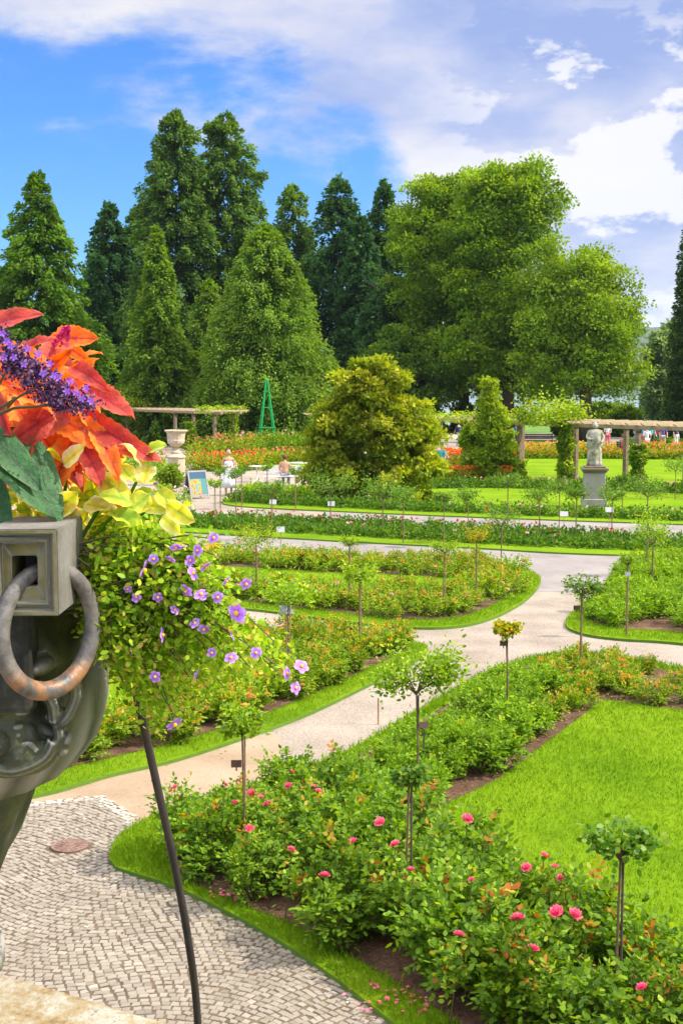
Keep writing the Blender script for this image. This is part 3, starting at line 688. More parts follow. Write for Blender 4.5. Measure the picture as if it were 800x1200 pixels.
# ------------------------------------------------------------------ standard roses
m_bark = surf('stem_bark', [(.3, (.10, .065, .035)), (.7, (.20, .14, .08))], scale=14, rough=.9, bump=.5, bscale=60, bd=.006)
m_stake = surf('wooden_stake', [(.3, (.24, .15, .07)), (.7, (.40, .27, .13))], scale=10, rough=.85, stretch=(6, 6, .6), bump=.3, bd=.004)
m_stake_dk = surf('dark_stake', [(.3, (.06, .045, .04)), (.7, (.12, .09, .075))], scale=10, rough=.85)
m_plate = plain('grey_plate', (.42, .42, .44), .5); m_plate_dk = plain('dark_plate', (.10, .055, .045), .6)
m_crown_lime = leafmat('standard_lime', [(0, (.10, .22, .015)), (.5, (.24, .38, .025)), (1, (.45, .54, .07))], rough=.4)
m_crown_green = leafmat('standard_green', [(0, (.05, .13, .02)), (.5, (.12, .24, .03)), (1, (.32, .40, .08))], rough=.4)
m_crown_yellow = leafmat('standard_yellow', [(0, (.12, .18, .015)), (.45, (.34, .36, .02)), (.8, (.62, .46, .02)), (1, (.65, .28, .03))], rough=.45)
def standard(px, yc, wpx, label, mat, hc=1.3, n=500, leaf=.045, stake='wood', plate=None, flat=.7, seed=0, sparse=0, bloom=None, nb=0, arms=(), hpx=None):
    yb = 455 + (yc - 455) / (1 - hc / CAM_H); g = G(px, yb, .05); sc = 1500 / g.y
    r = wpx / 2 / sc * (1.3 if sc < 60 else 1.02); n = int(n * (2.8 if sc < 60 else 2.0)); flat = flat * 1.25; t = thing('standard_rose', label, 'standard rose', tuple(g), 0, 'standard roses on bare stems')
    rg = np.random.default_rng(int(px * 3 + yc)); th = hc - r * flat * .55
    wob = rg.normal(size=2) * .012; bm = bmesh.new()
    bm_tube(bm, [(0, 0, -.05), (wob[0], wob[1], th * .5), (0, 0, th)], [.0105, .009, .008], 6)
    limbs = []
    for k in range(7):
        a = k * 2.4 + rg.random(); e = np.array([math.cos(a) * r * .8, math.sin(a) * r * .8, th + r * flat * (.25 + .9 * rg.random())]); limbs.append(e)
        bm_tube(bm, [(0, 0, th - .03), (e[0] * .5, e[1] * .5, th + (e[2] - th) * .6), tuple(e)], [.008, .006, .003], 4, False)
    for (ax, az_) in arms:
        e = np.array([ax / sc, 0.02, hc + az_ / sc]); limbs.append(e); limbs.append(e); bm_tube(bm, [(0, 0, th), (e[0] * .5, 0, (th + e[2]) / 2 + .03), tuple(e)], [.008, .006, .003], 4, False)
    obj('stem', bm, m_bark, t)
    if stake:
        bm = bmesh.new(); bm_tube(bm, [(.022, .02, -.05), (.02, .018, th - .04)], .0085, 6); obj('stake', bm, m_stake if stake == 'wood' else m_stake_dk, t)
    P = []; big = np.array(limbs)
    k = rg.integers(0, len(big), n); tt = rg.uniform(.45, 1.1, n); cen = np.array([0, 0, th + .02])
    P = cen + (big[k] - cen) * tt[:, None] + rg.normal(size=(n, 3)) * r * np.array([.24, .24, .24 * flat])
    D = unit(rg.normal(size=(n, 3)) * [1, 1, .6] + (P - cen) / r * .5 + [0, 0, -.15]); lf = max(leaf * 1.1, 2.0 / sc)
    link_mesh('crown', quads_mesh('crown', leaf_verts(P, D, lf * rg.uniform(.7, 1.25, n), lf * .62, rg, six=sc > 90), 6 if sc > 90 else 4, np.clip(rg.normal(.45, .25, n), 0, 1), [mat]), t)
    if plate:
        bm = bmesh.new(); bm_box(bm, (0, 0, 0), (.09, .008, .065)); bevel(bm, .002); bm_box(bm, (0, .006, -.02), (.012, .006, .09)); 
        obj('name_plate', bm, m_plate if plate[0] == 'grey' else m_plate_dk, t, loc=(.0 + plate[2], -.02, plate[1]))
    for i in range(nb):
        e = limbs[i % len(limbs)]; b = link_mesh('bloom', BLOOM[bloom][i % 2], t); b.location = (e[0], e[1], e[2] + .03); s = max(1, .06 * 60 / sc * 1.0); b.scale = (s, s, s); b.rotation_euler = (rg.uniform(0, 1), rg.uniform(-.6, .6), 0)
    return t
S = standard
S(722, 985, 74, 'nearest standard rose with a sparse flat crown of drooping twigs at lower right', m_crown_green, n=260, leaf=.05, stake='dark', flat=.55, arms=[(38, 10), (-32, 8), (20, 14)])
S(478, 905, 34, 'thin stemmed standard rose whose small crown sinks into the dense green bed', m_crown_green, n=160, stake='dark')
S(487, 788, 84, 'broad lime green standard rose leaning right beside the diagonal path', m_crown_lime, n=900, flat=.75, stake='dark', arms=[(42, 14), (48, -2), (-38, -8)])
S(285, 845, 46, 'lime standard rose tied to a tan stake at the tip of the near bed', m_crown_lime, n=420, plate=('dark', .95, -.05))
S(591, 737, 26, 'small golden yellow standard rose on a dark stake in the diagonal bed', m_crown_yellow, n=260, leaf=.05, stake='dark', plate=('dark', 1.14, -.03))
S(679, 686, 40, 'standard rose with pale tufted crown in front of the path junction', m_crown_green, n=320, leaf=.05, stake='wood', plate=('dark', .98, -.07), arms=[(26, -4), (14, 2)])
S(338, 690, 56, 'wide dark green standard rose behind the grey name sign', m_crown_lime, n=420, leaf=.06)
S(421, 672, 36, 'lime standard rose in the lower bed of the middle island', m_crown_lime, n=330, leaf=.055)
S(409, 634, 22, 'small lime standard rose behind the middle lawn left of centre', m_crown_lime, n=200)
S(520, 640, 30, 'pale lime standard rose standing before the middle lawn', m_crown_lime, n=240, flat=.6)
S(557, 628, 27, 'yellow tinged standard rose right of the pale lime one', m_crown_yellow, n=220)
S(300, 624, 40, 'russet tinged standard rose left of the middle lawn', m_rose_orange, n=420)
S(242, 640, 34, 'yellow flowering standard rose beside the violet basket flowers', m_crown_yellow, n=300)
S(763, 620, 32, 'upright lime standard rose at right with two stakes', m_crown_lime, n=420, flat=1.3)
S(733, 655, 15, 'narrow yellow green standard rose beside a white tag at right', m_crown_lime, n=160, flat=1.3, plate=('grey', 1.05, 0))
S(586, 606, 34, 'dark standard rose with red blooms in the long border', m_crown_green, n=300, bloom='red', nb=2)
for px, yc, w, lab in ((387, 566, 40, 'round bushy standard rose left of the magnolia foot'), (448, 570, 44, 'broad blue green standard rose in front of the magnolia'),
    (318, 573, 22, 'light green standard rose in front of the white furniture'), (472, 580, 22, 'thin standard rose just right of the broad blue green one'),
    (519, 583, 15, 'small narrow standard rose at right foot of the magnolia'), (547, 580, 22, 'round standard rose before the orange flower bed'),
    (594, 563, 22, 'dark standard rose beside the vine clad pillar'), (631, 577, 30, 'dense standard rose left of the statue with a forked stem'),
    (654, 571, 18, 'slim standard rose near the pale roses left of the statue'), (674, 578, 19, 'standard rose with a pale bloom touching the statue pedestal'),
    (716, 578, 24, 'leafy standard rose right against the statue pedestal'), (757, 573, 30, 'wide standard rose right of the statue'),
    (728, 560, 11, 'tiny standard rose between two larger ones right of the statue'), (757, 606, 18, 'standard rose at right in the long dark border'),
    (790, 545, 22, 'standard rose by the right picture edge near the pergola')):
    S(px, yc, w, lab, m_crown_green, n=int(130 + w * 6), leaf=.06, bloom='palepink' if px in (674, 654) else None, nb=1 if px in (674, 654) else 0)
for px, yc, w, lab in ((258, 552, 12, 'small standard rose right of the woman on the plaza'), (283, 552, 14, 'standard rose behind the gravel plaza near the obelisk'),
    (313, 548, 10, 'tiny standard rose left of the seated person'), (346, 553, 12, 'tiny standard rose right of the seated person'),
    (252, 568, 12, 'pale standard rose between the woman and the easel board'), (193, 575, 16, 'lime standard rose left of the easel board'),
    (276, 556, 12, 'narrow standard rose by the woman in white')):
    S(px, yc, w, lab, m_crown_lime if px in (193, 252, 313) else m_crown_green, n=150, leaf=.06)

# plant label signs
def label_sign(px, ytop, ybase, label, dark=False, w=.15, h=.10):
    g = G(px, ybase, .05); sc = 1500 / g.y; ht = (ybase - ytop) / sc; t = thing('plant_label', label, 'plant label', tuple(g))
    bm = bmesh.new(); bm_tube(bm, [(0, 0, -.05), (0, 0, ht - .05)], .010, 6); obj('stake', bm, m_stake if not dark else m_stake_dk, t)
    bm = bmesh.new(); bm_box(bm, (0, 0, 0), (w, .01, h)); bevel(bm, .003, 2); p = obj('plate', bm, m_plate if not dark else m_plate_dk, t, loc=(0, -.016, ht)); p.rotation_euler = (R(-25), 0, 0)
label_sign(336, 712, 790, 'grey plant label on a wooden stake in front of the wide standard rose', w=.20, h=.13)
label_sign(443, 812, 845, 'small plant label on a short stake in the left bed', w=.07, h=.05)
label_sign(496, 846, 915, 'dark plant label at the edge of the diagonal path', True, .1, .07)
label_sign(329, 620, 652, 'grey plant label below the long border at left', w=.2, h=.15)
label_sign(320, 588, 610, 'white plant label beside the left standard stem', w=.22, h=.16)
label_sign(388, 590, 612, 'white plant label under the round bushy standard', w=.22, h=.16)
label_sign(660, 602, 617, 'white plant label on the path edge left of the statue', w=.25, h=.16)
label_sign(713, 597, 615, 'white plant label at the foot of the statue border', w=.25, h=.16)
label_sign(225, 745, 830, 'plain wooden marker stake in the left bed', w=.02, h=.05)

exec_trees = True
# ------------------------------------------------------------------ trees
m_trunk = surf('tree_bark', [(.3, (.05, .035, .025)), (.7, (.14, .10, .07))], scale=3, rough=.95, stretch=(3, 3, .5), bump=.8, bscale=12, bd=.05)
def tree_mat(name, c0, c1, c2, tr=.42): return leafmat(name, [(0, c0), (.5, c1), (1, c2)], rough=.65, trans=max(tr, .4), var=.1, nscale=.35, spec=.10)
tm_fir = tree_mat('fir_needles', (.055, .12, .024), (.11, .20, .034), (.22, .32, .055))
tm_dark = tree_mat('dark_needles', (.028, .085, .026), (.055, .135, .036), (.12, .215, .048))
tm_spruce = tree_mat('spruce_needles', (0.078, 0.159, 0.018), (0.156, 0.268, 0.026), (0.286, 0.39, 0.045))
tm_bright = tree_mat('bright_needles', (.055, .135, .014), (.11, .22, .020), (.21, .33, .035))
tm_olive = tree_mat('cypress_sprays', (.075, .155, .020), (.15, .25, .030), (.28, .38, .05))
tm_lime = tree_mat('lime_leaves', (.09, .18, .014), (.19, .31, .018), (.37, .48, .03), .35)
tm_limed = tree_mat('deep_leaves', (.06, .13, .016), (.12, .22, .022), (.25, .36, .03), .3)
tm_brt = tree_mat('sunny_leaves', (.11, .20, .018), (.21, .32, .022), (.37, .46, .05), .4)
tm_mag = tree_mat('magnolia_leaves', (.10, .16, .012), (.28, .35, .02), (.58, .50, .07), .2)
tm_willow = tree_mat('poplar_leaves', (0.104, 0.171, 0.06), (0.208, 0.293, 0.1), (0.364, 0.439, 0.17))
tm_cyp = tree_mat('column_cypress', (0.026, 0.061, 0.015), (0.052, 0.11, 0.022), (0.104, 0.159, 0.03))

def place_tree(px, ytop, hw, D):
    p = at(px, ytop, D); return Vector((p.x, D, 0)), p.z, hw * D / 1500
def trunk(t, h, r, limbs=0, seed=0, spread=.3):
    rg = random.Random(seed); bm = bmesh.new()
    bm_tube(bm, [(0, 0, -.3), (rg.uniform(-.1, .1), 0, h * .35), (rg.uniform(-.15, .15), 0, h * .7), (0, 0, h)], [r * 1.25, r, r * .6, r * .12], 10)
    for k in range(limbs):
        a = rg.uniform(0, 6.28); z = h * rg.uniform(.2, .6); l = h * spread * rg.uniform(.7, 1.1)
        bm_tube(bm, [(0, 0, z), (math.cos(a) * l * .5, math.sin(a) * l * .5, z + l * .5), (math.cos(a) * l, math.sin(a) * l, z + l * .9)], [r * .5, r * .3, r * .08], 6)
    obj('trunk', bm, m_trunk, t, smooth=True)
def conifer(px, ytop, hw, D, label, mat, seed, n=26000, pw=.8, z0=.04, droop=.35, sp=.42, nbr=420, rough=.28, name='conifer', cat='conifer tree', shag=1.0, fat=.58):
    o, h, r = place_tree(px, ytop, hw, D); t = thing(name, label, cat, tuple(o), 0)
    trunk(t, h * .72, max(.13, r * .045), seed=seed)
    rg = np.random.default_rng(seed)
    zb = np.sort(z0 + (1 - z0) * rg.random(nbr) ** 1.12); az_ = rg.uniform(0, 2 * math.pi, nbr)
    prof = np.minimum((1 - zb) ** pw, (1 - zb) * 7); big = 1 + rough * np.sin(az_ * 3 + zb * 19 + seed) * .5 + rg.normal(size=nbr) * rough * .35
    ln = r * prof * big + .12
    m = n // nbr; k = np.repeat(np.arange(nbr), m)
    # more sprays on the long low branches
    w = ln ** .62; k = rg.choice(nbr, n, p=w / w.sum()); t_ = rg.uniform(.05, 1.0, n) ** .6
    ra = ln[k] * t_; dz = -droop * ra * t_ + .10 * ra * (t_ > .85)
    lat = rg.normal(size=n) * (.10 + .13 * ra * (1.15 - t_)) * shag
    ca, sa = np.cos(az_[k]), np.sin(az_[k])
    P = np.c_[ca * ra - sa * lat, sa * ra + ca * lat, zb[k] * h + dz + rg.normal(size=n) * (.10 + (.08 + .03 * r) * (ln[k] / (r + .1))) * shag - .35 * np.abs(lat)]
    P[:, 2] = np.maximum(P[:, 2], .15)
    D_ = np.c_[ca + rg.normal(size=n) * .5, sa + rg.normal(size=n) * .5, -.35 + rg.normal(size=n) * .4 - droop * .6]
    near = P[:, 2] > h * .93; D_[near, 2] += 1.2
    size = sp * rg.uniform(.6, 1.25, n); tt = np.clip(rg.normal(.35, .16, n) + .35 * (t_ - .6) + .16 * np.sin(k * 12.9), 0, 1)
    link_mesh('crown', quads_mesh('crown', leaf_verts(P, D_, size, size * fat, rg, up=.8), 4, tt, [mat]), t)
    return t
def broad(px, ytop, hw, D, label, mat, seed, lobes, n=45000, leaf=.34, name='broadleaf_tree', cat='tree', clump=1.1, trunk_r=.45, limbs=7, base=None, hollow=.0):
    """lobes: (dx px, y px, rx px, rz px, dy m) ellipsoids that make up the crown"""
    o, h, r = place_tree(px, ytop, hw, D); t = thing(name, label, cat, tuple(o), 0)
    trunk(t, h * .75, trunk_r, limbs, seed); rg = np.random.default_rng(seed); C = []; N = []
    vol = np.array([l[2] * l[3] for l in lobes], float); vol /= vol.sum()
    nc = max(30, int(n / 150)); s = D / 1500
    for l, v in zip(lobes, vol):
        kx = int(nc * v) + 1; c0 = at(px + l[0], l[1], D) - o
        u = unit(rg.normal(size=(kx, 3))); rad = rg.uniform(.45, 1.0, (kx, 1)) ** .5 * (1 + .10 * np.sin(u[:, :1] * 7 + u[:, 2:] * 6 + seed))
        C.append(np.array([c0.x, l[4], c0.z]) + u * rad * np.array([l[2] * s, min(l[2], l[3]) * s * .95, l[3] * s])); N.append(u)
    C = np.concatenate(C); N = np.concatenate(N); m = n // len(C)
    cs = clump * rg.uniform(.6, 1.25, len(C)); k = np.repeat(np.arange(len(C)), m)
    u = unit(rg.normal(size=(len(k), 3)) + [0, 0, .35]); rr = rg.uniform(.35, 1.05, (len(k), 1)) * cs[k][:, None]
    P = C[k] + u * rr * [1.1, 1.1, .72]; P[:, 2] = np.maximum(P[:, 2], .1)
    tt = np.clip(rg.normal(.4, .17, len(k)) + .18 * np.sin(k * 7.7) + .12 * u[:, 2], 0, 1)
    size = leaf * rg.uniform(.65, 1.2, len(k))
    link_mesh('crown', quads_mesh('crown', leaf_verts(P, u + rg.normal(size=u.shape) * .7 + [0, 0, -.2], size, size * .72, rg, up=.5, six=leaf > .2 and D < 60), 6 if (leaf > .2 and D < 60) else 4, tt, [mat]), t)
    return t

conifer(44, 203, 92, 100, 'bright green conifer at far left standing apart behind the flower basket', tm_bright, 201, 90000, .70, sp=.34, shag=.85, rough=.32, nbr=620, droop=.4)
conifer(128, 238, 58, 124, 'slender dark conifer between the far left one and the tall pair', tm_dark, 202, 50000, .62, sp=.38, nbr=520, rough=.5)
conifer(160, 244, 60, 126, 'dark conifer tucked behind the slender one', tm_dark, 203, 50000, .6, sp=.38, nbr=520, rough=.5)
conifer(206, 131, 72, 114, 'left one of the two tallest conifers', tm_fir, 204, 90000, .45, rough=.36, droop=.42, sp=.36, shag=.85, nbr=620)
conifer(264, 133, 74, 116, 'right one of the two tallest conifers', tm_fir, 205, 90000, .45, rough=.36, droop=.42, sp=.36, shag=.85, nbr=620)
conifer(184, 268, 56, 97, 'small light green spruce in front of the tallest pair', tm_spruce, 206, 44000, .85, sp=.32, rough=.3, nbr=300)
conifer(311, 264, 106, 95, 'very broad olive green conifer reaching the ground left of the magnolia', tm_olive, 207, 130000, .60, sp=.25, rough=.16, droop=.35, nbr=900, shag=.9)
conifer(245, 330, 45, 102, 'olive conifer filling the gap left of the very broad one', tm_olive, 214, 36000, .55, sp=.26)
conifer(343, 217, 44, 126, 'pointed conifer peeping over the right shoulder of the very broad one', tm_fir, 208, 44000, .42, sp=.34, rough=.4)
conifer(396, 206, 66, 122, 'dark tall conifer left of centre behind the magnolia', tm_dark, 209, 60000, .58, rough=.45, nbr=520, sp=.34)
conifer(450, 213, 58, 124, 'dark spire conifer just left of the big lime trees', tm_dark, 210, 52000, .66, rough=.45, nbr=460, sp=.34)
conifer(424, 255, 48, 118, 'shorter dark conifer between two dark spires', tm_dark, 211, 22000, .6)
conifer(112, 300, 34, 118, 'low dark conifer at foot of the slender one', tm_dark, 212, 18000, .55)
conifer(-30, 290, 50, 120, 'dark conifer at the left picture edge', tm_dark, 213, 14000, .6)
conifer(455, 330, 60, 112, 'dark bushy evergreen low under the lime trees', tm_dark, 215, 26000, .4)

broad(500, 205, 60, 112, 'rounded lime tree left of the largest broadleaf tree', tm_lime, 221, [(2, 258, 36, 48, 0), (-10, 325, 38, 65, -1), (28, 310, 50, 80, 0), (10, 400, 56, 70, 0), (18, 230, 28, 24, 0), (44, 258, 34, 50, 0), (-20, 275, 22, 30, 0)], 62000, .30)
broad(598, 190, 62, 107, 'largest broadleaf tree with a tall domed crown', tm_lime, 222, [(-12, 258, 50, 66, 0), (24, 240, 32, 48, -1), (8, 330, 58, 80, -1), (-25, 390, 64, 72, 0), (18, 400, 58, 66, 0), (-40, 300, 46, 70, 0), (2, 228, 40, 38, 0)], 84000, .30)
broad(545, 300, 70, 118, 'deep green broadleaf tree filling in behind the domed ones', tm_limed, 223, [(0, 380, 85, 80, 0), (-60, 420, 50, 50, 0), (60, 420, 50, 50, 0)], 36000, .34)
broad(690, 292, 55, 101, 'sunlit broadleaf tree at the right end of the tree line', tm_brt, 224, [(-42, 350, 34, 62, 0), (-50, 410, 34, 60, 0), (-14, 345, 40, 52, 0), (12, 368, 42, 56, -1), (24, 415, 40, 55, 0), (-18, 425, 50, 55, 0), (0, 395, 50, 60, 0), (22, 325, 22, 28, 0), (-2, 325, 26, 30, 0)], 62000, .27)
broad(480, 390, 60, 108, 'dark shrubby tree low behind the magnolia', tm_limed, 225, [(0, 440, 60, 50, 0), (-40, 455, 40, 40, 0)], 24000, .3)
# dense shrubs that close the view under the crowns
def shrub(px, ytop, hw, D, label, mat, seed, n=9000, leaf=.22, name='shrub', cat='shrub', clump=.5, group=None, ybot=None):
    o, h, r = place_tree(px, ytop, hw, D); yb = ybot or 455 + 1500 * CAM_H / D
    t = broad(px, ytop, hw, D, label, mat, seed, [(0, (ytop + yb) / 2 + (yb - ytop) * .08, hw, (yb - ytop) / 2, 0)], n, leaf, name, cat, clump, .08, 4)
    if group: t['group'] = group
    return t
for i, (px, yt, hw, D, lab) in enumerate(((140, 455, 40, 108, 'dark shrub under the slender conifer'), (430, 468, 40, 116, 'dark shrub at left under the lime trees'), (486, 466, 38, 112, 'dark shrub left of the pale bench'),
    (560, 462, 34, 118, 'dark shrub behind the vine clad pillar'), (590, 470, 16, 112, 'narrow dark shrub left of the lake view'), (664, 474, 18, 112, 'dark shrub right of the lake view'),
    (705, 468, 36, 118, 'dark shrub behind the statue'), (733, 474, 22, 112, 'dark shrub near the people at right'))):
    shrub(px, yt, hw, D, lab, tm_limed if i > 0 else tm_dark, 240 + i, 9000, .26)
for i, (px, yt, hw, lab) in enumerate(((250, 488, 34, 'low green shrub beneath the broad conifer at left'), (345, 487, 36, 'low green shrub beneath the broad conifer at right'))):
    shrub(px, yt, hw, 92, lab, tm_fir, 250 + i, 9000, .25)
conifer(832, 222, 46, 108, 'clipped dark column cypress cut by the right picture edge', tm_cyp, 230, 90000, .30, z0=.0, sp=.26, rough=.05, droop=.03, nbr=2400, name='column_cypress', cat='cypress', shag=.5)
conifer(772, 392, 18, 150, 'grey green poplar with a pale trunk beside the cypress', tm_willow, 231, 12000, .35, sp=.5, droop=-.8, rough=.4, name='poplar', cat='poplar')
conifer(766, 412, 7, 160, 'narrow grey green poplar left of the wider one', tm_willow, 232, 6000, .4, sp=.5, droop=-.8, name='poplar', cat='poplar')
conifer(790, 380, 20, 152, 'grey green poplar half hidden by the cypress', tm_willow, 233, 9000, .35, sp=.5, droop=-.8, name='poplar', cat='poplar')

tm_climb = tree_mat('climber_leaves', (.12, .22, .018), (.27, .38, .03), (.52, .56, .07))
# magnolia with glossy leaves, round the plaza
mag = broad(440, 418, 80, 47, 'broad yellow green magnolia in the centre beside the gravel plaza', tm_mag, 260, [(0, 482, 62, 52, 0), (-4, 452, 44, 36, 0), (-2, 505, 72, 40, 0), (-35, 520, 42, 52, 0), (35, 520, 42, 55, 0), (-60, 550, 22, 36, 0), (8, 545, 66, 46, 0), (-42, 556, 42, 34, 0), (45, 556, 38, 34, 0), (0, 562, 74, 26, -.5)], 34000, .19, 'magnolia_tree', 'magnolia', .36, .12, 6)
shrub(574, 438, 14, 57, 'tall yellow green climber column rising above the pergola', tm_climb, 261, 11000, .15, 'climbing_shrub', 'climber', .35)
shrub(553, 492, 11, 58, 'leafy climber bush below the pergola left of the bare pillar', tm_brt, 262, 5000, .16, 'climbing_shrub', 'climber', .3)
shrub(592, 490, 11, 57, 'yellow green climber bush right of the bare pergola pillar', tm_climb, 263, 5000, .16, 'climbing_shrub', 'climber', .3)

# ------------------------------------------------------------------ pergola
m_wood = surf('weathered_timber', [(.3, (.23, .155, .10)), (.7, (.40, .30, .21))], scale=4, rough=.9, stretch=(4, 4, 4), bump=.3)
m_rafter = surf('pale_timber', [(.3, (.38, .27, .16)), (.7, (.55, .42, .28))], scale=5, rough=.9)
m_pillar = surf('stone_pillar', [(.3, (.15, .10, .065)), (.7, (.30, .22, .155))], scale=5, rough=.95, bump=.6, bscale=20)
def pl_pt(px, off=0.0):
    a = (px - 400) / 1500; y = 47.1 / (a + .663); return Vector((a * y + .833 * off, y + .553 * off, 0))
def pergola(label, x0, x1, posts, back, WD=2.2):
    A, B = pl_pt(x0), pl_pt(x1); dr = (B - A).normalized(); L = (B - A).length; rz = math.atan2(dr.y, dr.x); nr = Vector((-dr.y, dr.x, 0))
    if nr.y < 0: nr = -nr
    t = thing('pergola', label, 'pergola', tuple(A), rz); sgn = 1 if nr.dot(Vector((-math.sin(rz), math.cos(rz), 0))) > 0 else -1
    for off in (0, WD):
        bm = bmesh.new(); bm_box(bm, (L / 2, sgn * off, 2.605), (L + .6, .16, .17)); bevel(bm, .01); obj('beam', bm, m_wood, t)
    def post(s, off):
        bm = bmesh.new(); bm_box(bm, (0, 0, 1.22), (.20, .20, 2.44)); bevel(bm, .02); bm_box(bm, (0, 0, 2.48), (.30, .30, .07)); bm_box(bm, (0, 0, .08), (.32, .32, .17)); obj('pillar', bm, m_pillar, t, loc=(s, sgn * off, 0))
    for p in posts: post((pl_pt(p) - A).length, 0)
    for p in back: post((pl_pt(p) - A).length, WD)
    n = int(L / .85); me = None
    for k in range(n + 1):
        if me is None:
            bm = bmesh.new(); v = []
            for x in (-.05, .05):
                for y, z in ((-.75, .07), (-.55, 0), (WD + .55, 0), (WD + .75, .07), (WD + .75, .11), (-.75, .11)): v.append(bm.verts.new((x, sgn * y, 2.69 + z)))
            bm.faces.new(v[:6]); bm.faces.new(v[6:][::-1])
            for i in range(6): bm.faces.new((v[i], v[i + 6], v[(i + 1) % 6 + 6], v[(i + 1) % 6]))
            bmesh.ops.recalc_face_normals(bm, faces=bm.faces[:]); ob = obj('rafter', bm, m_rafter, t); me = ob.data
        else: ob = link_mesh('rafter', me, t)
        ob.location = (k * L / n, 0, .002)
    return t
pergola('long timber pergola on stone pillars crossing the right half', 910, 368, [910, 826, 747, 662, 608, 545, 480, 425, 375], [910, 826, 760, 690, 632, 570, 505, 450, 385])
pergola('short timber pergola behind the stone urn at left', 258, 85, [252, 206, 150, 100], [252, 206, 150, 100], 1.4)
# climbing vines on the pergola
m_vine = leafmat('vine_leaves', [(0, (.09, .18, .014)), (.5, (.24, .35, .02)), (1, (.50, .52, .05))], trans=.4, nscale=1)
def vine(px, off, label, ztop, w, n, seed, top_len=0, top_h=.4, z0=0.1, mat=None, blooms=None):
    o = pl_pt(px, off); t = thing('climbing_vine', label, 'climbing plant', tuple(o), math.atan2(.833, -.553)); rg = np.random.default_rng(seed)
    bm = bmesh.new()
    for k in range(3): bm_tube(bm, [(.2 * math.cos(k * 2.1 + s) * (1 - .1 * s), .2 * math.sin(k * 2.1 + s), ztop * s / 6) for s in range(7)], .02, 5, False)
    obj('stem', bm, m_bark, t)
    n1 = int(n * (.5 if top_len else 1)); z = rg.uniform(z0, ztop, n1); a = rg.uniform(0, 6.28, n1); rr = w * (.55 + .45 * np.sin(z * 3 + seed) ** 2) * rg.uniform(.5, 1.1, n1)
    P = np.c_[np.cos(a) * rr, np.sin(a) * rr, z]
    if top_len:
        n2 = n - n1; P2 = np.c_[rg.normal(size=n2) * top_len * .5, rg.uniform(-.8, 2.6, n2), 2.85 + np.abs(rg.normal(size=n2)) * top_h * .6 - .25 * (rg.random(n2) < .3)]; P = np.concatenate([P, P2])
    D_ = rg.normal(size=P.shape) * [1, 1, .6] + [0, 0, -.2]
    link_mesh('foliage', quads_mesh('foliage', leaf_verts(P, D_, .14 * rg.uniform(.7, 1.3, len(P)), .10, rg), 4, np.clip(rg.normal(.45, .25, len(P)), 0, 1), [mat or m_vine]), t)
    if blooms:
        k = rg.integers(0, len(P), 40); P3 = np.repeat(P[k] * [1.05, 1.05, 1], 4, 0); link_mesh('blooms', quads_mesh('blooms', leaf_verts(P3, rg.normal(size=P3.shape), .09, .09, rg), 4, rg.random(len(P3)), [blooms]), t)['kind'] = 'stuff'
vine(662, 0, 'vine wrapping the pergola pillar left of the statue and spilling over the beam', 2.9, .38, 6000, 301, 1.0, .7)
vine(747, 0, 'climbing rose on the pergola pillar right of the statue', 1.9, .38, 3000, 302, mat=m_rose_green, blooms=m_palepink)
vine(608, 0, 'low vine carpet along the beam over the bare pillar', .9, .42, 1500, 303, 1.1, .2, blooms=m_palepink)
vine(545, 0, 'thin vine on top of the pergola beam at the magnolia', 2.8, .35, 1500, 304, 1.0, .18)
vine(252, 1.4, 'climber twisting up the right end pillar of the short pergola', 2.95, .38, 1800, 305, .8, .2)
vine(218, .3, 'dark green climber low on the pillar behind the urn', 1.9, .45, 2200, 306, mat=m_rose_green)
vine(150, .7, 'orange flowering climber bulging over the left pergola pillar', 3.3, 1.0, 7500, 307, 1.5, .7, blooms=m_coral)
vine(375, 0, 'climber at the left end pillar of the long pergola', 2.6, .35, 1500, 308, mat=m_rose_green)

# ------------------------------------------------------------------ green obelisk
m_green = plain('green_paint', (.012, .34, .09), .45)
def obelisk():
    g = G(313, 528); h = (528 - 447) / (1500 / g.y); t = thing('plant_obelisk', 'tall green metal obelisk trellis in front of the broad conifer', 'trellis', tuple(g), R(12))
    b = .62; tp = .05; cor = [(-1, -1), (1, -1), (1, 1), (-1, 1)]
    for x, y in cor:
        bm = bmesh.new(); bm_tube(bm, [(x * b, y * b, 0), (x * tp, y * tp, h)], .045, 6); obj('leg', bm, m_green, t)
    for f in (.33, .62, .85):
        s = b + (tp - b) * f
        bm = bmesh.new()
        for (x0, y0), (x1, y1) in zip(cor, cor[1:] + cor[:1]): bm_tube(bm, [(x0 * s * 1.15, y0 * s * 1.15, h * f), (x1 * s * 1.15, y1 * s * 1.15, h * f)], .03, 5)
        obj('crossbar', bm, m_green, t)
    bm = bmesh.new(); bm_lathe(bm, [(.07, 0), (.10, .06), (.07, .16), (.02, .22)], (0, 0, h - .03), 10); obj('finial', bm, m_green, t)
obelisk()

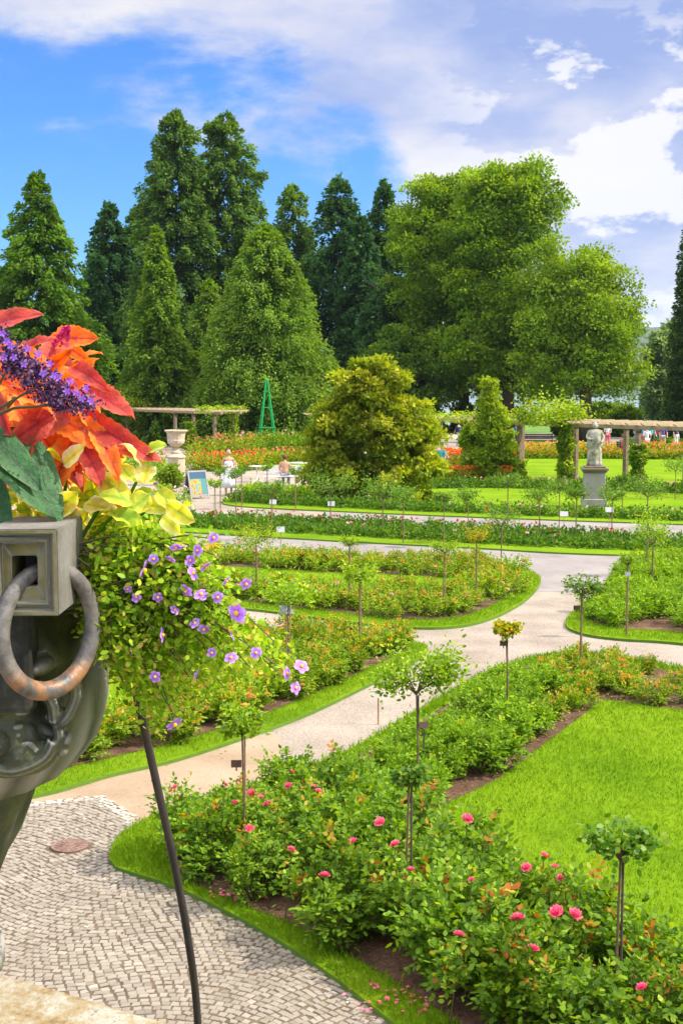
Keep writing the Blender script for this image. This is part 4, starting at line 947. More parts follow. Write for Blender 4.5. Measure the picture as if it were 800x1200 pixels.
# ------------------------------------------------------------------ stone urn on pedestal
m_urn = surf('pale_stone', [(.3, (.42, .32, .21)), (.6, (.58, .47, .34)), (.8, (.52, .48, .42))], scale=2.5, rough=.85, bump=.3, bscale=18)
m_step = surf('worn_step', [(.3, (.18, .13, .10)), (.7, (.32, .25, .20))], scale=3, rough=.9)
def garden_urn():
    g = G(207, 569); t = thing('garden_urn', 'pale stone goblet urn on an octagonal pedestal with steps', 'urn', tuple(g), R(20))
    k = 1 / (1500 / g.y)   # metres per pixel
    H = 64 * k
    bm = bmesh.new(); bm_box(bm, (0, 0, .07), (1.7, 1.7, .14)); bm_box(bm, (0, 0, .205), (1.35, 1.35, .13)); bevel(bm, .02); obj('step', bm, m_step, t)
    bm = bmesh.new(); bm_lathe(bm, [(.46, .27), (.46, .42), (.40, .46), (.38, .50), (.38, 1.18), (.43, 1.22), (.43, 1.27), (.30, 1.34), (.2, 1.42)], n=8); obj('pedestal', bm, m_urn, t)
    bm = bmesh.new(); bm_lathe(bm, [(.24, 1.42), (.24, 1.46), (.10, 1.56), (.12, 1.64), (.10, 1.66), (.26, 1.74), (.36, 1.84), (.385, 1.95), (.37, 2.0), (.40, 2.25), (.42, 2.30), (.50, 2.36), (.50, 2.40), (.44, 2.41), (.38, 2.33), (.02, 2.30)], n=32, fl=16, fa=.012); obj('bowl', bm, m_urn, t, smooth=False)
garden_urn()
shrub(200, 545, 12, 52, 'small green bush in front of the stone urn', tm_brt, 264, 2500, .12, 'shrub', 'shrub', .2, ybot=572)

# ------------------------------------------------------------------ statue
m_statue = surf('lichen_stone', [(.30, (.10, .095, .05)), (.42, (.25, .235, .14)), (.54, (.40, .375, .30)), (.68, (.50, .48, .43))], scale=3.2, rough=.9, bump=.6, bscale=14, fine=.3, fscale=18)
m_ped = surf('grey_pedestal', [(.3, (.25, .225, .195)), (.7, (.38, .35, .31))], scale=2, rough=.9, bump=.3, bscale=20)
m_cap = surf('mossy_cap', [(.3, (.12, .09, .05)), (.7, (.25, .20, .13))], scale=4, rough=.95, bump=.5, bscale=15)
def skinned(name, verts, edges, radii, mat, parent, sub=2, root=0):
    me = bpy.data.meshes.new(name); me.from_pydata([tuple(v) for v in verts], edges, []); me.materials.append(mat)
    o = link_mesh(name, me, parent); sl = me.skin_vertices.new(name='skin') if hasattr(me.skin_vertices, 'new') else None
    md = o.modifiers.new('skin', 'SKIN')
    if not me.skin_vertices:
        bm = bmesh.new(); bm.from_mesh(me); bm.verts.layers.skin.verify(); bm.to_mesh(me); bm.free()
    for i, r_ in enumerate(radii):
        rr = r_ if isinstance(r_, tuple) else (r_, r_); me.skin_vertices[0].data[i].radius = rr; me.skin_vertices[0].data[i].use_root = (i == root)
    md.use_smooth_shade = True; s = o.modifiers.new('sub', 'SUBSURF'); s.levels = sub; s.render_levels = sub
    return o
def lathe_drape(name, prof, mat, parent, folds=9, amp=.06, n=48, sq=(1, .75), c=(0, 0)):
    """draped cloth: rings (r, z, cx, cy) whose folds deepen downward"""
    bm = bmesh.new(); rings = []
    zs = [p[1] for p in prof]; zt, zb = max(zs), min(zs)
    for p in prof:
        r_, z = p[0], p[1]; cx, cy = (p[2], p[3]) if len(p) > 2 else (0, 0); k = (zt - z) / (zt - zb + 1e-6)
        ring = []
        for i in range(n):
            a = 2 * math.pi * i / n; f = 1 + amp * k * (math.sin(a * folds + z * 2) + .5 * math.sin(a * (folds * 2 + 1) + 1.3 + z))
            ring.append(bm.verts.new((c[0] + cx + math.cos(a) * r_ * f * sq[0], c[1] + cy + math.sin(a) * r_ * f * sq[1], z)))
        rings.append(ring)
    for a, b in zip(rings, rings[1:]):
        for i in range(n): bm.faces.new((a[i], a[(i + 1) % n], b[(i + 1) % n], b[i]))
    bm.faces.new(rings[0][::-1]); bm.faces.new(rings[-1]); bmesh.ops.recalc_face_normals(bm, faces=bm.faces[:])
    return obj(name, bm, mat, parent, smooth=True)
def head_mesh(bm, c, r, mi=0):
    """a head with brow, nose, chin and ears, facing -Y"""
    v0 = len(bm.verts); res = bmesh.ops.create_uvsphere(bm, u_segments=16, v_segments=12, radius=1)
    for v in res['verts']:
        x, y, z = v.co; f = 1.0
        if z < 0: x *= 1 - .28 * z * z; y = y * (1 - .05 * z * z) - .06 * -z
        if y < -.3 and abs(x) < .22 and -.35 < z < .12: y -= .22 * (1 - abs(x) / .22) * (1 - abs(z + .18) / .35 if abs(z + .18) < .35 else 0)
        if y < -.4 and .05 < z < .25 and .15 < abs(x) < .5: y += .10
        if y < -.5 and -.62 < z < -.45 and abs(x) < .3: y -= .05
        if abs(x) > .85 and -.3 < z < .25 and abs(y) < .35: x *= 1.14
        v.co = Vector(c) + Vector((x * r * .78, y * r * .92, z * r * 1.12))
    for f in {f for v in res['verts'] for f in v.link_faces}: f.material_index = mi; f.smooth = True
def statue():
    g = G(695, 595); sc = g.y / 1500; t = thing('garden_statue', 'weathered stone statue of a robed figure on a grey pedestal', 'statue', tuple(g), R(-8))
    bm = bmesh.new(); bm_box(bm, (0, 0, .17), (.88, .88, .34)); bm_box(bm, (0, 0, .80), (.74, .74, .93)); bevel(bm, .02); obj('pedestal', bm, m_ped, t)
    bm = bmesh.new(); bm_box(bm, (0, 0, 1.30), (.84, .84, .07)); bm_box(bm, (0, 0, 1.38), (.94, .94, .09)); bm_box(bm, (0, 0, 1.455), (.74, .74, .06)); bevel(bm, .015); obj('cap', bm, m_cap, t)
    z = 1.48
    f = thing_part('figure', t, (0, 0, z))
    lathe_drape('robe', [(.26, 0), (.25, .12), (.235, .35), (.225, .6), (.20, .82), (.17, .95), (.155, 1.0)], m_statue, f, 8, .10, sq=(1, .82))
    lathe_drape('mantle', [(.20, .62, -.03, -.02), (.235, .72, -.02, -.02), (.23, .85, -.01, -.02), (.205, 1.0), (.215, 1.13), (.19, 1.22), (.08, 1.28)], m_statue, f, 6, .09, sq=(1.12, .78))
    skinned('body', [(0, 0, 1.0), (0, 0, 1.18), (0, 0, 1.30), (-.20, 0, 1.20), (-.28, -.03, 1.0), (-.14, -.2, .92), (-.07, -.24, .98), (.20, 0, 1.20), (.30, -.02, .98), (.24, -.18, .84), (.15, -.25, .88)],
            [(0, 1), (1, 2), (1, 3), (3, 4), (4, 5), (5, 6), (1, 7), (7, 8), (8, 9), (9, 10)], [.14, .14, .055, .075, .062, .045, .035, .075, .062, .045, .035], m_statue, f, 1)
    bm = bmesh.new(); head_mesh(bm, (0, -.015, 1.42), .115); obj('head', bm, m_statue, f, smooth=True)
    bm = bmesh.new()
    for k in range(20):
        a = k * .9; zz = 1.40 + (k % 5) * .035; bmesh.ops.create_icosphere(bm, subdivisions=1, radius=.038, matrix=Matrix.Translation((math.cos(a) * .085, .02 + abs(math.sin(a)) * .08, zz)))
    obj('hair', bm, m_statue, f, smooth=True)
    bm = bmesh.new(); bm_tube(bm, [(.05, -.28, .80), (.09, -.28, .95), (.14, -.26, 1.08)], [.03, .05, .02], 8); obj('scroll', bm, m_statue, f)
def thing_part(name, parent, loc):
    o = bpy.data.objects.new(name, None); COL.objects.link(o); o.parent = parent; o.location = loc; return o
statue()

# ------------------------------------------------------------------ A-board, benches, furniture
m_board = plain('board_frame', (.34, .32, .30), .6); m_slate = plain('dark_panel', (.05, .09, .11), .5)
mp, tp_, bp_ = base_mat('poster_print', .5, .4)
tcp = tp_.new('ShaderNodeTexCoord'); sp_ = tp_.new('ShaderNodeSeparateXYZ'); tp_.link(tcp.outputs['Object'], sp_.inputs[0])
cimg = tp_.ramp(tp_.noise(tcp.outputs['Object'], 6, 3), [(.38, (.55, .12, .04)), (.47, (.55, .40, .08)), (.54, (.14, .28, .09)), (.62, (.20, .32, .42))])
tp_.link(tp_.mix(tp_.range(sp_.outputs[2], .16, .20), tp_.mix(tp_.range(sp_.outputs[0], .08, .14), cimg, (.07, .24, .26)), (.03, .10, .20)), bp_.inputs['Base Color'])
def aboard():
    g = G(230, 584); t = thing('folding_sign', 'folding A board with a colourful poster and a dark side panel', 'a-board', tuple(g), R(38))
    for s, m, nm in ((-1, mp, 'poster_panel'), (1, m_slate, 'dark_panel')):
        bm = bmesh.new(); bm_box(bm, (0, 0, 0), (.72, .02, .86)); bevel(bm, .004); p = obj(nm, bm, m, t, loc=(0, s * .16, .58)); p.rotation_euler = (R(-s * 14) if s < 0 else R(14), 0, 0); p.rotation_euler = (R(14 * s), 0, 0)
        bm = bmesh.new()
        for x in (-.39, .39): bm_box(bm, (x, -s * .0, -.06), (.05, .035, 1.14))
        for z in (.47, -.46): bm_box(bm, (0, 0, z), (.74, .035, .045))
        q = obj('frame', bm, m_board, t, loc=(0, s * .165, .58)); q.rotation_euler = (R(14 * s), 0, 0)
aboard()
m_white = plain('white_paint', (.72, .70, .68), .5); m_darkwood = plain('dark_bench_wood', (.05, .045, .04), .7)
def bench(px, y, label, mat, w=1.5, rz=0, name='garden_bench', cat='bench'):
    t = thing(name, label, cat, tuple(G(px, y)), rz)
    bm = bmesh.new()
    for k in range(4): bm_box(bm, (0, -.18 + k * .12, .44), (w, .1, .03))
    obj('seat', bm, mat, t); bm = bmesh.new()
    for k in range(3): bm_box(bm, (0, .25 + .03 * k, .58 + k * .13), (w, .025, .1))
    for s in (-1, 1): bm_box(bm, (s * (w / 2 - .06), .28, .65), (.05, .04, .45))
    obj('backrest', bm, mat, t)
    for s in (-1, 1):
        for yy in (-.17, .2):
            bm = bmesh.new(); bm_box(bm, (s * (w / 2 - .06), yy, .212), (.05, .05, .424)); obj('leg', bm, mat, t)
    return t
bench(331, 570, 'white slatted bench with a person sitting on it', m_white, 1.6, R(4))
bench(527, 524, 'pale bench in the shade under the trees', m_white, 2.4, R(5))
bench(620, 523, 'long dark bench in front of the lake view', m_darkwood, 3.4, R(-3))
bench(783, 514, 'dark bench behind the standing people at right', m_darkwood, 2.6, R(3))
def table(px, y, label, r_=.4):
    t = thing('round_table', label, 'table', tuple(G(px, y)))
    bm = bmesh.new(); bm_lathe(bm, [(r_, .70), (r_, .73), (.01, .735)], n=24); obj('tabletop', bm, m_white, t)
    bm = bmesh.new(); bm_tube(bm, [(0, 0, .04), (0, 0, .70)], .03, 8)
    for k in range(3):
        a = k * 2.09; bm_tube(bm, [(0, 0, .12), (math.cos(a) * .3, math.sin(a) * .3, .02)], .02, 6)
    obj('pedestal', bm, m_white, t)
table(350, 560, 'white round table right of the seated person'); table(301, 565, 'white round table left of the bench', .35)

# ------------------------------------------------------------------ people
m_skin = plain('skin', (.62, .33, .22), .5, var=.05); m_hair_br = plain('brown_hair', (.12, .05, .025), .6); m_hair_gr = plain('grey_hair', (.45, .42, .40), .6)
CL = {k: plain(k + '_cloth', c, .85) for k, c in dict(white=(.74, .72, .76), blue=(.05, .25, .62), turquoise=(.05, .50, .62), purple=(.14, .08, .42), pink=(.72, .16, .22), grey=(.22, .24, .32), lilac=(.42, .42, .60), navy=(.03, .05, .13), beige=(.45, .36, .26), red=(.55, .07, .06), black=(.03, .03, .035)).items()}
def person(loc, h, rz, label, top, bottom, hair=None, pose='stand', dress=False, bag=None, seat=.45, bare=False):
    t = thing('person', label, 'person', tuple(loc), rz); s = h / 1.7; L = 1.0
    if pose == 'sit':
        pel = .50 + (seat - .45); hipx = .10; knee = (-.42, pel - .02); foot = (-.46, .06)
        legs = [[(sx * .10, 0, pel), (sx * .12, knee[0], knee[1]), (sx * .12, foot[0], max(pel - .44, .06)), (sx * .12, foot[0] - .15, max(pel - .47, .03))] for sx in (-1, 1)]
    else:
        pel = .92; st = .10 if pose == 'walk' else .03
        legs = [[(sx * .09, 0, pel), (sx * .10, -sx * st, .49), (sx * .10, -sx * st * .8 + (.04 if pose == 'walk' and sx > 0 else 0), .09), (sx * .11, -sx * st * .8 - .13, .04)] for sx in (-1, 1)]
    sh = pel + .50
    arms = {'stand': [[(sx * .18, 0, sh), (sx * .25, .03, sh - .28), (sx * .24, -.06, sh - .52), (sx * .23, -.09, sh - .60)] for sx in (-1, 1)],
            'hold': [[(-.18, 0, sh), (-.25, .02, sh - .27), (-.10, -.22, sh - .32), (-.03, -.25, sh - .30)], [(.18, 0, sh), (.26, .02, sh - .27), (.14, -.22, sh - .34), (.08, -.27, sh - .34)]]}
    arms['walk'] = [[(-.18, 0, sh), (-.24, .10, sh - .27), (-.23, .06, sh - .52), (-.22, .04, sh - .60)], [(.18, 0, sh), (.25, -.06, sh - .27), (.22, -.24, sh - .45), (.21, -.29, sh - .50)]]
    arms['sit'] = [[(sx * .18, 0, sh), (sx * .24, -.05, sh - .27), (sx * .14, -.26, sh - .36), (sx * .11, -.32, sh - .37)] for sx in (-1, 1)]
    A = arms[pose]; V = [(0, 0, pel), (0, 0, pel + .22), (0, 0, sh - .02), (0, 0, sh + .10), (0, -.01, sh + .16)]; E = [(0, 1), (1, 2), (2, 3), (3, 4)]; Rr = [(.13, .10), (.115, .085), (.13, .085), .05, .05]
    for l in legs:
        b0 = len(V); V += l[0:]; E += [(0, b0), (b0, b0 + 1), (b0 + 1, b0 + 2), (b0 + 2, b0 + 3)]; Rr += [.085, .058, .042, .035]
    for a in A:
        b0 = len(V); V += a; E += [(2, b0), (b0, b0 + 1), (b0 + 1, b0 + 2), (b0 + 2, b0 + 3)]; Rr += [.048, .038, .028, .024]
    for k_, a in enumerate(A):      # fingers rooted in the palm
        b0 = len(V); wi = 13 + k_ * 4 + 3; w0 = Vector(a[3]); dr = (w0 - Vector(a[2])).normalized()
        sd = dr.cross(Vector((0, 1, 0))).normalized() if abs(dr.y) < .9 else Vector((1, 0, 0))
        for f_, ln_ in zip((-.024, -.008, .008, .024), (.06, .075, .08, .065)):
            b = len(V); V += [tuple(w0 + sd * f_ + dr * .045), tuple(w0 + sd * f_ * 1.2 + dr * (.045 + ln_) + Vector((0, -.015, -.01)))]; E += [(wi, b), (b, b + 1)]; Rr += [.0095, .007]
        b = len(V); V += [tuple(w0 + sd * -.035 + dr * .02), tuple(w0 + sd * -.055 + dr * .055)]; E += [(wi, b), (b, b + 1)]; Rr += [.011, .008]
    body = skinned('body', [tuple(Vector(v) * s) for v in V], E, [tuple(x * s for x in r_) if isinstance(r_, tuple) else r_ * s for r_ in Rr], m_skin, t, 1)
    bm = bmesh.new(); head_mesh(bm, (0, -.02 * s, (sh + .245) * s), .115 * s); o = obj('head', bm, m_skin, t, smooth=True)
    bm = bmesh.new(); r_ = bmesh.ops.create_uvsphere(bm, u_segments=14, v_segments=10, radius=.125 * s)
    for v in r_['verts']:
        if v.co.y < -.03 * s and v.co.z < .04 * s: v.co.y = -.03 * s
        if v.co.z < -.09 * s: v.co.z = -.09 * s
        v.co.x *= .85; v.co.z += (sh + .27) * s; v.co.y += .015 * s
    obj('hair', bm, hair or m_hair_br, t, smooth=True)
    if dress:
        lathe_drape('dress', [(.30 * s, .32 * s), (.27 * s, .55 * s), (.20 * s, .90 * s), (.15 * s, 1.08 * s), (.165 * s, 1.25 * s), (.15 * s, 1.32 * s)], top, t, 8, .09, sq=(1, .8))
    else:
        V2 = [(0, 0, pel - .02), (0, 0, pel + .22), (0, 0, sh - .02), (0, 0, sh + .055)]; E2 = [(0, 1), (1, 2), (2, 3)]; R2 = [(.155, .12), (.14, .11), (.15, .105), .06]
        for a in A:
            b0 = len(V2); V2 += [a[0], tuple(Vector(a[0]).lerp(Vector(a[1]), .9))]; E2 += [(2, b0), (b0, b0 + 1)]; R2 += [.066, .058]
        skinned('shirt', [tuple(Vector(v) * s) for v in V2], E2, [tuple(x * s for x in q) if isinstance(q, tuple) else q * s for q in R2], top, t, 1)
        V3 = [(0, 0, pel + .05)]; E3 = []; R3 = [(.145, .115)]
        for l in legs:
            b0 = len(V3); V3 += l[:3]; E3 += [(0, b0), (b0, b0 + 1), (b0 + 1, b0 + 2)]; R3 += [.10, .075, .06]
        skinned('trousers', [tuple(Vector(v) * s) for v in V3], E3, [tuple(x * s for x in q) if isinstance(q, tuple) else q * s for q in R3], bottom, t, 1)
    return t
person(G(268, 581), 1.74, R(15), 'woman in a long white dress walking on the plaza with a white bag', CL['white'], CL['white'], pose='hold', dress=True)
gb = G(268, 581)
tb = thing('shoulder_bag', 'white shoulder bag held by the woman in white', 'bag', (gb.x + .26, gb.y - .12, .86))
bm = bmesh.new(); bm_box(bm, (0, 0, .12), (.26, .12, .26)); bevel(bm, .04, 3); obj('pouch', bm, CL['white'], tb, smooth=True)
bm = bmesh.new(); bm_tube(bm, [(-.09, 0, .22), (-.07, .02, .42), (0, .03, .52), (.06, .02, .42), (.09, 0, .22)], .012, 6); obj('strap', bm, CL['white'], tb)
gs = G(331, 570); person((gs.x + .1, gs.y + .02, 0), 1.7, R(176), 'tanned person seated on the white bench in the plaza', m_skin, CL['grey'], pose='sit')
person(G(383, 571), 1.72, R(30), 'person in pale pink clothes left of the magnolia', CL['white'], CL['pink'], pose='stand', hair=m_hair_gr)
person(G(517, 558), 1.45, R(-20), 'child in a turquoise shirt at right edge of the magnolia', CL['turquoise'], CL['turquoise'], pose='walk')
person(G(537, 523), 1.72, R(200), 'person in a dark jacket and beige trousers under the trees', CL['navy'], CL['beige'], pose='walk')
person(G(606, 525), 1.72, R(150), 'person in a blue shirt left of the lake view', CL['blue'], CL['navy'], pose='walk')
person(G(757, 532), 1.70, R(185), 'person in white standing right of the climbing rose pillar', CL['white'], CL['white'], pose='stand', hair=m_hair_gr)
person(G(745, 528), 1.70, R(120), 'person in lilac shirt behind the climbing rose pillar', CL['lilac'], CL['grey'], pose='hold')
gp = G(729, 534); person((gp.x, gp.y, 0), 1.66, R(100), 'person in pink sitting beyond the lawn right of the statue', CL['pink'], CL['red'], pose='sit')
tc2 = bench(729, 534, 'small dark seat under the person in pink', m_darkwood, .6, R(100), 'park_chair', 'chair')
person(G(762, 526), 1.75, R(20), 'person in a bright turquoise shirt in the group at right', CL['turquoise'], CL['black'], pose='walk')
person(G(752, 526), 1.68, R(200), 'person in blue with red trousers left of the turquoise shirt', CL['blue'], CL['red'], pose='stand')
person(G(776, 527), 1.72, R(0), 'person in a purple top in the group at right', CL['purple'], CL['beige'], pose='walk')
person(G(769, 525), 1.66, R(160), 'person in a red shirt between turquoise and purple tops', CL['red'], CL['navy'], pose='stand')
person(G(791, 527), 1.76, R(40), 'person in a dark navy top by the right picture edge', CL['navy'], CL['white'], pose='stand')
person(G(711, 525), 1.72, R(10), 'person in white and pink just right of the statue in the shade', CL['white'], CL['pink'], pose='hold')

# ------------------------------------------------------------------ terrace wall and iron rod
def terrace():
    p0 = at(0, 1140, 2.74); d_ = Vector((.41, -.22, 0)).normalized(); n_ = Vector((d_.y, -d_.x, 0)); n_ = n_ if n_.y < 0 else -n_
    zc = p0.z; rz = math.atan2(d_.y, d_.x); base = Vector((p0.x, p0.y, 0)); t = thing('terrace_wall', 'weathered sandstone parapet with lichen at the lower left corner', 'wall', tuple(base), rz)
    sg = 1 if n_.dot(Vector((-math.sin(rz), math.cos(rz), 0))) > 0 else -1
    bm = bmesh.new()
    for k in range(-4, 5):
        x0 = k * 1.6 - .55; bm_box(bm, (x0 + .8, sg * .27, zc - .08), (1.594, .54, .16))
    bevel(bm, .018, 2); bmesh.ops.subdivide_edges(bm, edges=[e for e in bm.edges if e.calc_length() > .3], cuts=6, use_grid_fill=True)
    rg = random.Random(5)
    for v in bm.verts: v.co += Vector((0, rg.uniform(-.004, .004), rg.uniform(-.003, .003)))
    obj('coping', bm, m_wallstone, t)
    bm = bmesh.new(); bm_box(bm, (0, sg * .28, (zc - .165) / 2), (14, .42, zc - .165)); obj('wall', bm, m_wallstone, t)
    bm = bmesh.new(); bm_box(bm, (0, 0, (zc + .003) / 2), (.50, .78, zc + .003)); bevel(bm, .015, 2); q = obj('pier', bm, m_wallstone, t); q.matrix_local = t.matrix_basis.inverted() @ Matrix.Translation((-1.20, 2.66, 0))
    return zc
ZC = terrace()
sheet('terrace_floor', [(-7, 1.2 + 3.0, 0), (-7, -6, 0), (7, -6, 0), (7, -2.0, 0)], ZC - .95, m_gravel, -.1)

m_rod = surf('painted_iron', [(.3, (.035, .028, .030)), (.7, (.075, .06, .06))], scale=12, rough=.5, metal=.3, bump=.3, bscale=50, bd=.003)
bm = bmesh.new()
pts = [at(150, 770, 2.72), at(165, 835, 2.75), at(183, 915, 2.80), at(205, 1015, 2.86), at(222, 1110, 2.93), at(232, 1200, 3.0)]
pts += [Vector((pts[-1].x + .01, 3.03, 2.2)), Vector((pts[-1].x + .012, 3.04, .0))]
bm_tube(bm, catmull(pts, 5, False), .0094, 10)
tag(obj('iron_rod', bm, m_rod, smooth=True), 'thin dark curved iron rod rising into the hanging flowers', 'rod')

# ------------------------------------------------------------------ big planter urn, foreground left
mb, tb_, bb_ = base_mat('patinated_stone', .55, .45)
tcb = tb_.new('ShaderNodeTexCoord'); geo = tb_.new('ShaderNodeNewGeometry')
nz = tb_.noise(tcb.outputs['Object'], 9, 6, .65); cbase = tb_.ramp(nz, [(.3, (.022, .026, .022)), (.48, (.055, .06, .03)), (.6, (.10, .105, .035)), (.72, (.07, .07, .065))])
worn = tb_.range(geo.outputs['Pointiness'], .508, .545)
tb_.link(tb_.mix(worn, cbase, (.36, .33, .31)), bb_.inputs['Base Color'])
bnn = tb_.new('ShaderNodeBump'); bnn.inputs['Strength'].default_value = .5; bnn.inputs['Distance'].default_value = .006
tb_.link(tb_.noise(tcb.outputs['Object'], 60, 5), bnn.inputs['Height']); tb_.link(bnn.outputs[0], bb_.inputs['Normal'])
m_block = surf('block_stone', [(.28, (.08, .075, .055)), (.45, (.15, .14, .12)), (.6, (.20, .19, .18)), (.75, (.26, .245, .24))], scale=7, rough=.7, bump=.5, bscale=120, fine=.3, fscale=90, bd=.003, spec=.4)
m_face = surf('olive_block_face', [(.3, (.08, .07, .022)), (.5, (.17, .145, .05)), (.7, (.26, .23, .14))], scale=9, rough=.75, bump=.5, bscale=100, bd=.003)  # front frame and hole, more yellow-olive than the block's sides
mr, tr_, br_ = base_mat('ring_metal', .5, .5); br_.inputs['Metallic'].default_value = .25
tcr = tr_.new('ShaderNodeTexCoord'); spr = tr_.new('ShaderNodeSeparateXYZ'); tr_.link(tcr.outputs['Object'], spr.inputs[0])
nr_ = tr_.noise(tcr.outputs['Object'], 22, 6, .7)
rc = tr_.ramp(nr_, [(.3, (.07, .062, .06)), (.5, (.16, .145, .135)), (.7, (.27, .245, .23))]); rust = tr_.ramp(nr_, [(.3, (.14, .045, .02)), (.55, (.36, .16, .06)), (.7, (.42, .27, .16))])
lowm = tr_.math('MULTIPLY', tr_.range(spr.outputs[2], -.045, -.10), tr_.range(nr_, .40, .56))
tr_.link(tr_.mix(lowm, rc, rust), br_.inputs['Base Color'])
bn2 = tr_.new('ShaderNodeBump'); bn2.inputs['Strength'].default_value = .6; bn2.inputs['Distance'].default_value = .003; tr_.link(tr_.noise(tcr.outputs['Object'], 90, 4), bn2.inputs['Height']); tr_.link(bn2.outputs[0], br_.inputs['Normal'])
AX, AY = -.98, 2.75
def zy(y, Yd=AY): return at(0, y, Yd).z
m_bronze = surf('dark_bronze', [(.3, (.015, .015, .014)), (.55, (.035, .035, .028)), (.75, (.09, .085, .07))], scale=12, rough=.7, spec=.15, bump=.4, bscale=50, bd=.004)
def planter():
    t = thing('planter_urn', 'large patinated stone urn with a ringed block, cut by the left edge', 'planter urn', (AX, AY, ZC))
    o = Vector((AX, AY, ZC)); pr = [(.03, 870 * 0 + 0)]
    def P(x, y): return ((x + 134) / 545, zy(y) - ZC)
    prof = [(.22, .002), (.22, .05), (.20, .065), (.19, .10), (.195, .14), P(-22, 1040), P(-2, 995), P(14, 970), P(26, 940), P(33, 915), P(40, 904), P(76, 896), P(92, 880), P(108, 858), P(117, 830), P(119, 805), P(117, 780), P(112, 765), P(115, 755), P(110, 730), P(100, 700), P(104, 690), P(104, 676), P(90, 672), P(80, 690), (.02, zy(700) - ZC)]
    bm = bmesh.new(); bm_lathe(bm, prof, n=96, fl=24, fa=.008); bmesh.ops.recalc_face_normals(bm, faces=bm.faces[:]); b = obj('bowl', bm, mb, t, smooth=True)
    # block : stepped frame round a square hole
    X0, X1, Z1, Z0, YF, YB = -.616, -.491, at(65, 620, 2.2).z, at(65, 722, 2.2).z, 2.20, 2.42
    bm = bmesh.new(); cx, cz = (X0 + X1) / 2, (Z0 + Z1) / 2 + .005; hx, hz = (X1 - X0) / 2, (Z1 - Z0) / 2
    def loop(k, y, ox=0): return [bm.verts.new((cx + sx * hx * k[0], y, (Z0 + Z1) / 2 + sz * hz * k[1])) for sx, sz in ((-1, -1), (1, -1), (1, 1), (-1, 1))]
    steps = [((1, 1), YB), ((1, 1), YF), ((.84, .87), YF), ((.84, .87), YF + .010), ((.72, .77), YF + .010), ((.72, .77), YF + .004), ((.62, .68), YF + .004), ((.60, .66), YF + .016), ((.36, .36), YF + .018), ((.36, .36), YF + .12)]
    lp = [loop(*s) for s in steps]
    for i, (a, b_) in enumerate(zip(lp, lp[1:])):
        for k in range(4):
            f = bm.faces.new((a[k], a[(k + 1) % 4], b_[(k + 1) % 4], b_[k])); f.material_index = 1 if i >= 1 else 0
    bm.faces.new(lp[0]); bm.faces.new(lp[-1]); bmesh.ops.recalc_face_normals(bm, faces=bm.faces[:])
    bmesh.ops.bevel(bm, geom=[e for e in bm.edges if e.calc_length() > .02], offset=.0022, segments=2, affect='EDGES')
    bmesh.ops.translate(bm, verts=bm.verts[:], vec=-o); obj('block', bm, [m_block, m_face], t)
    # ring
    c = at(57, 738, 2.27); bm = bmesh.new(); Rr = .111; n = 48; ring = []
    for i in range(n):
        a = 2 * math.pi * i / n; p = Vector((math.cos(a) * Rr * .9, 0, math.sin(a) * Rr)); ra = .0150 + .0025 * max(0, -math.sin(a)); dr = Vector((math.cos(a), 0, math.sin(a)))
        ring.append([bm.verts.new(p + (dr * math.cos(2 * math.pi * j / 14) + Vector((0, 1, 0)) * math.sin(2 * math.pi * j / 14)) * ra) for j in range(14)])
    for i in range(n):
        for j in range(14): bm.faces.new((ring[i][j], ring[(i + 1) % n][j], ring[(i + 1) % n][(j + 1) % 14], ring[i][(j + 1) % 14]))
    bmesh.ops.recalc_face_normals(bm, faces=bm.faces[:])
    r_ = obj('ring', bm, mr, t, smooth=True); r_.location = c - o; r_.rotation_euler = (0, 0, R(50))
    # bracket below the block
    bm = bmesh.new(); bm_box(bm, at(20, 770, 2.36) - o, (.07, .08, .20)); bevel(bm, .012, 2); obj('bracket', bm, m_bronze, t); bm = bmesh.new(); bm_box(bm, Vector((-.565, 2.54, (Z0 + Z1) / 2)) - o, (.085, .24, .12)); bevel(bm, .008, 2); obj('block_arm', bm, m_block, t)
    # carved mask : brow, muzzle, curls and scroll, one mesh
    bm = bmesh.new()
    def blob(x, y, Yd, rx, ry, rz_, rot=0):
        c_ = at(x, y, Yd + .12) - o; rx, ry, rz_ = rx * 1.09, ry * 1.3, rz_ * 1.09; m = Matrix.Translation(c_) @ Matrix.Rotation(rot, 4, 'Y') @ Matrix.Diagonal((rx, ry, rz_, 1)); bmesh.ops.create_icosphere(bm, subdivisions=3, radius=1, matrix=m)
    blob(10, 850, 2.33, .085, .07, .095); blob(30, 878, 2.30, .06, .05, .045); blob(47, 780, 2.26, .026, .03, .018, -.3); blob(38, 772, 2.27, .030, .02, .014, -.5)
    blob(62, 838, 2.30, .016, .014, .035, .45); blob(56, 855, 2.29, .032, .016, .014, .5); blob(35, 865, 2.27, .018, .016, .034, -.2); blob(20, 870, 2.26, .014, .014, .032, -.25)
    blob(70, 815, 2.33, .03, .03, .03); blob(-5, 870, 2.25, .03, .03, .03); blob(0, 820, 2.28, .05, .04, .03); blob(24, 832, 2.27, .02, .018, .012)
    rgm = random.Random(12)
    for k in range(15):
        a = k * .75; blob(44 + math.cos(a) * (24 + 12 * (k % 2)), 846 + math.sin(a) * (34 + 10 * (k % 2)), 2.262, .013 + .004 * (k % 3), .014, .011 + .003 * (k % 2), a)
    for k, (xs, ys) in enumerate((((60, 870), (50, 888), (30, 900), (8, 902), (-20, 890)), ((78, 850), (72, 872), (60, 890), (52, 905)), ((5, 880), (15, 895), (28, 890), (25, 878)))[0:0]): pass
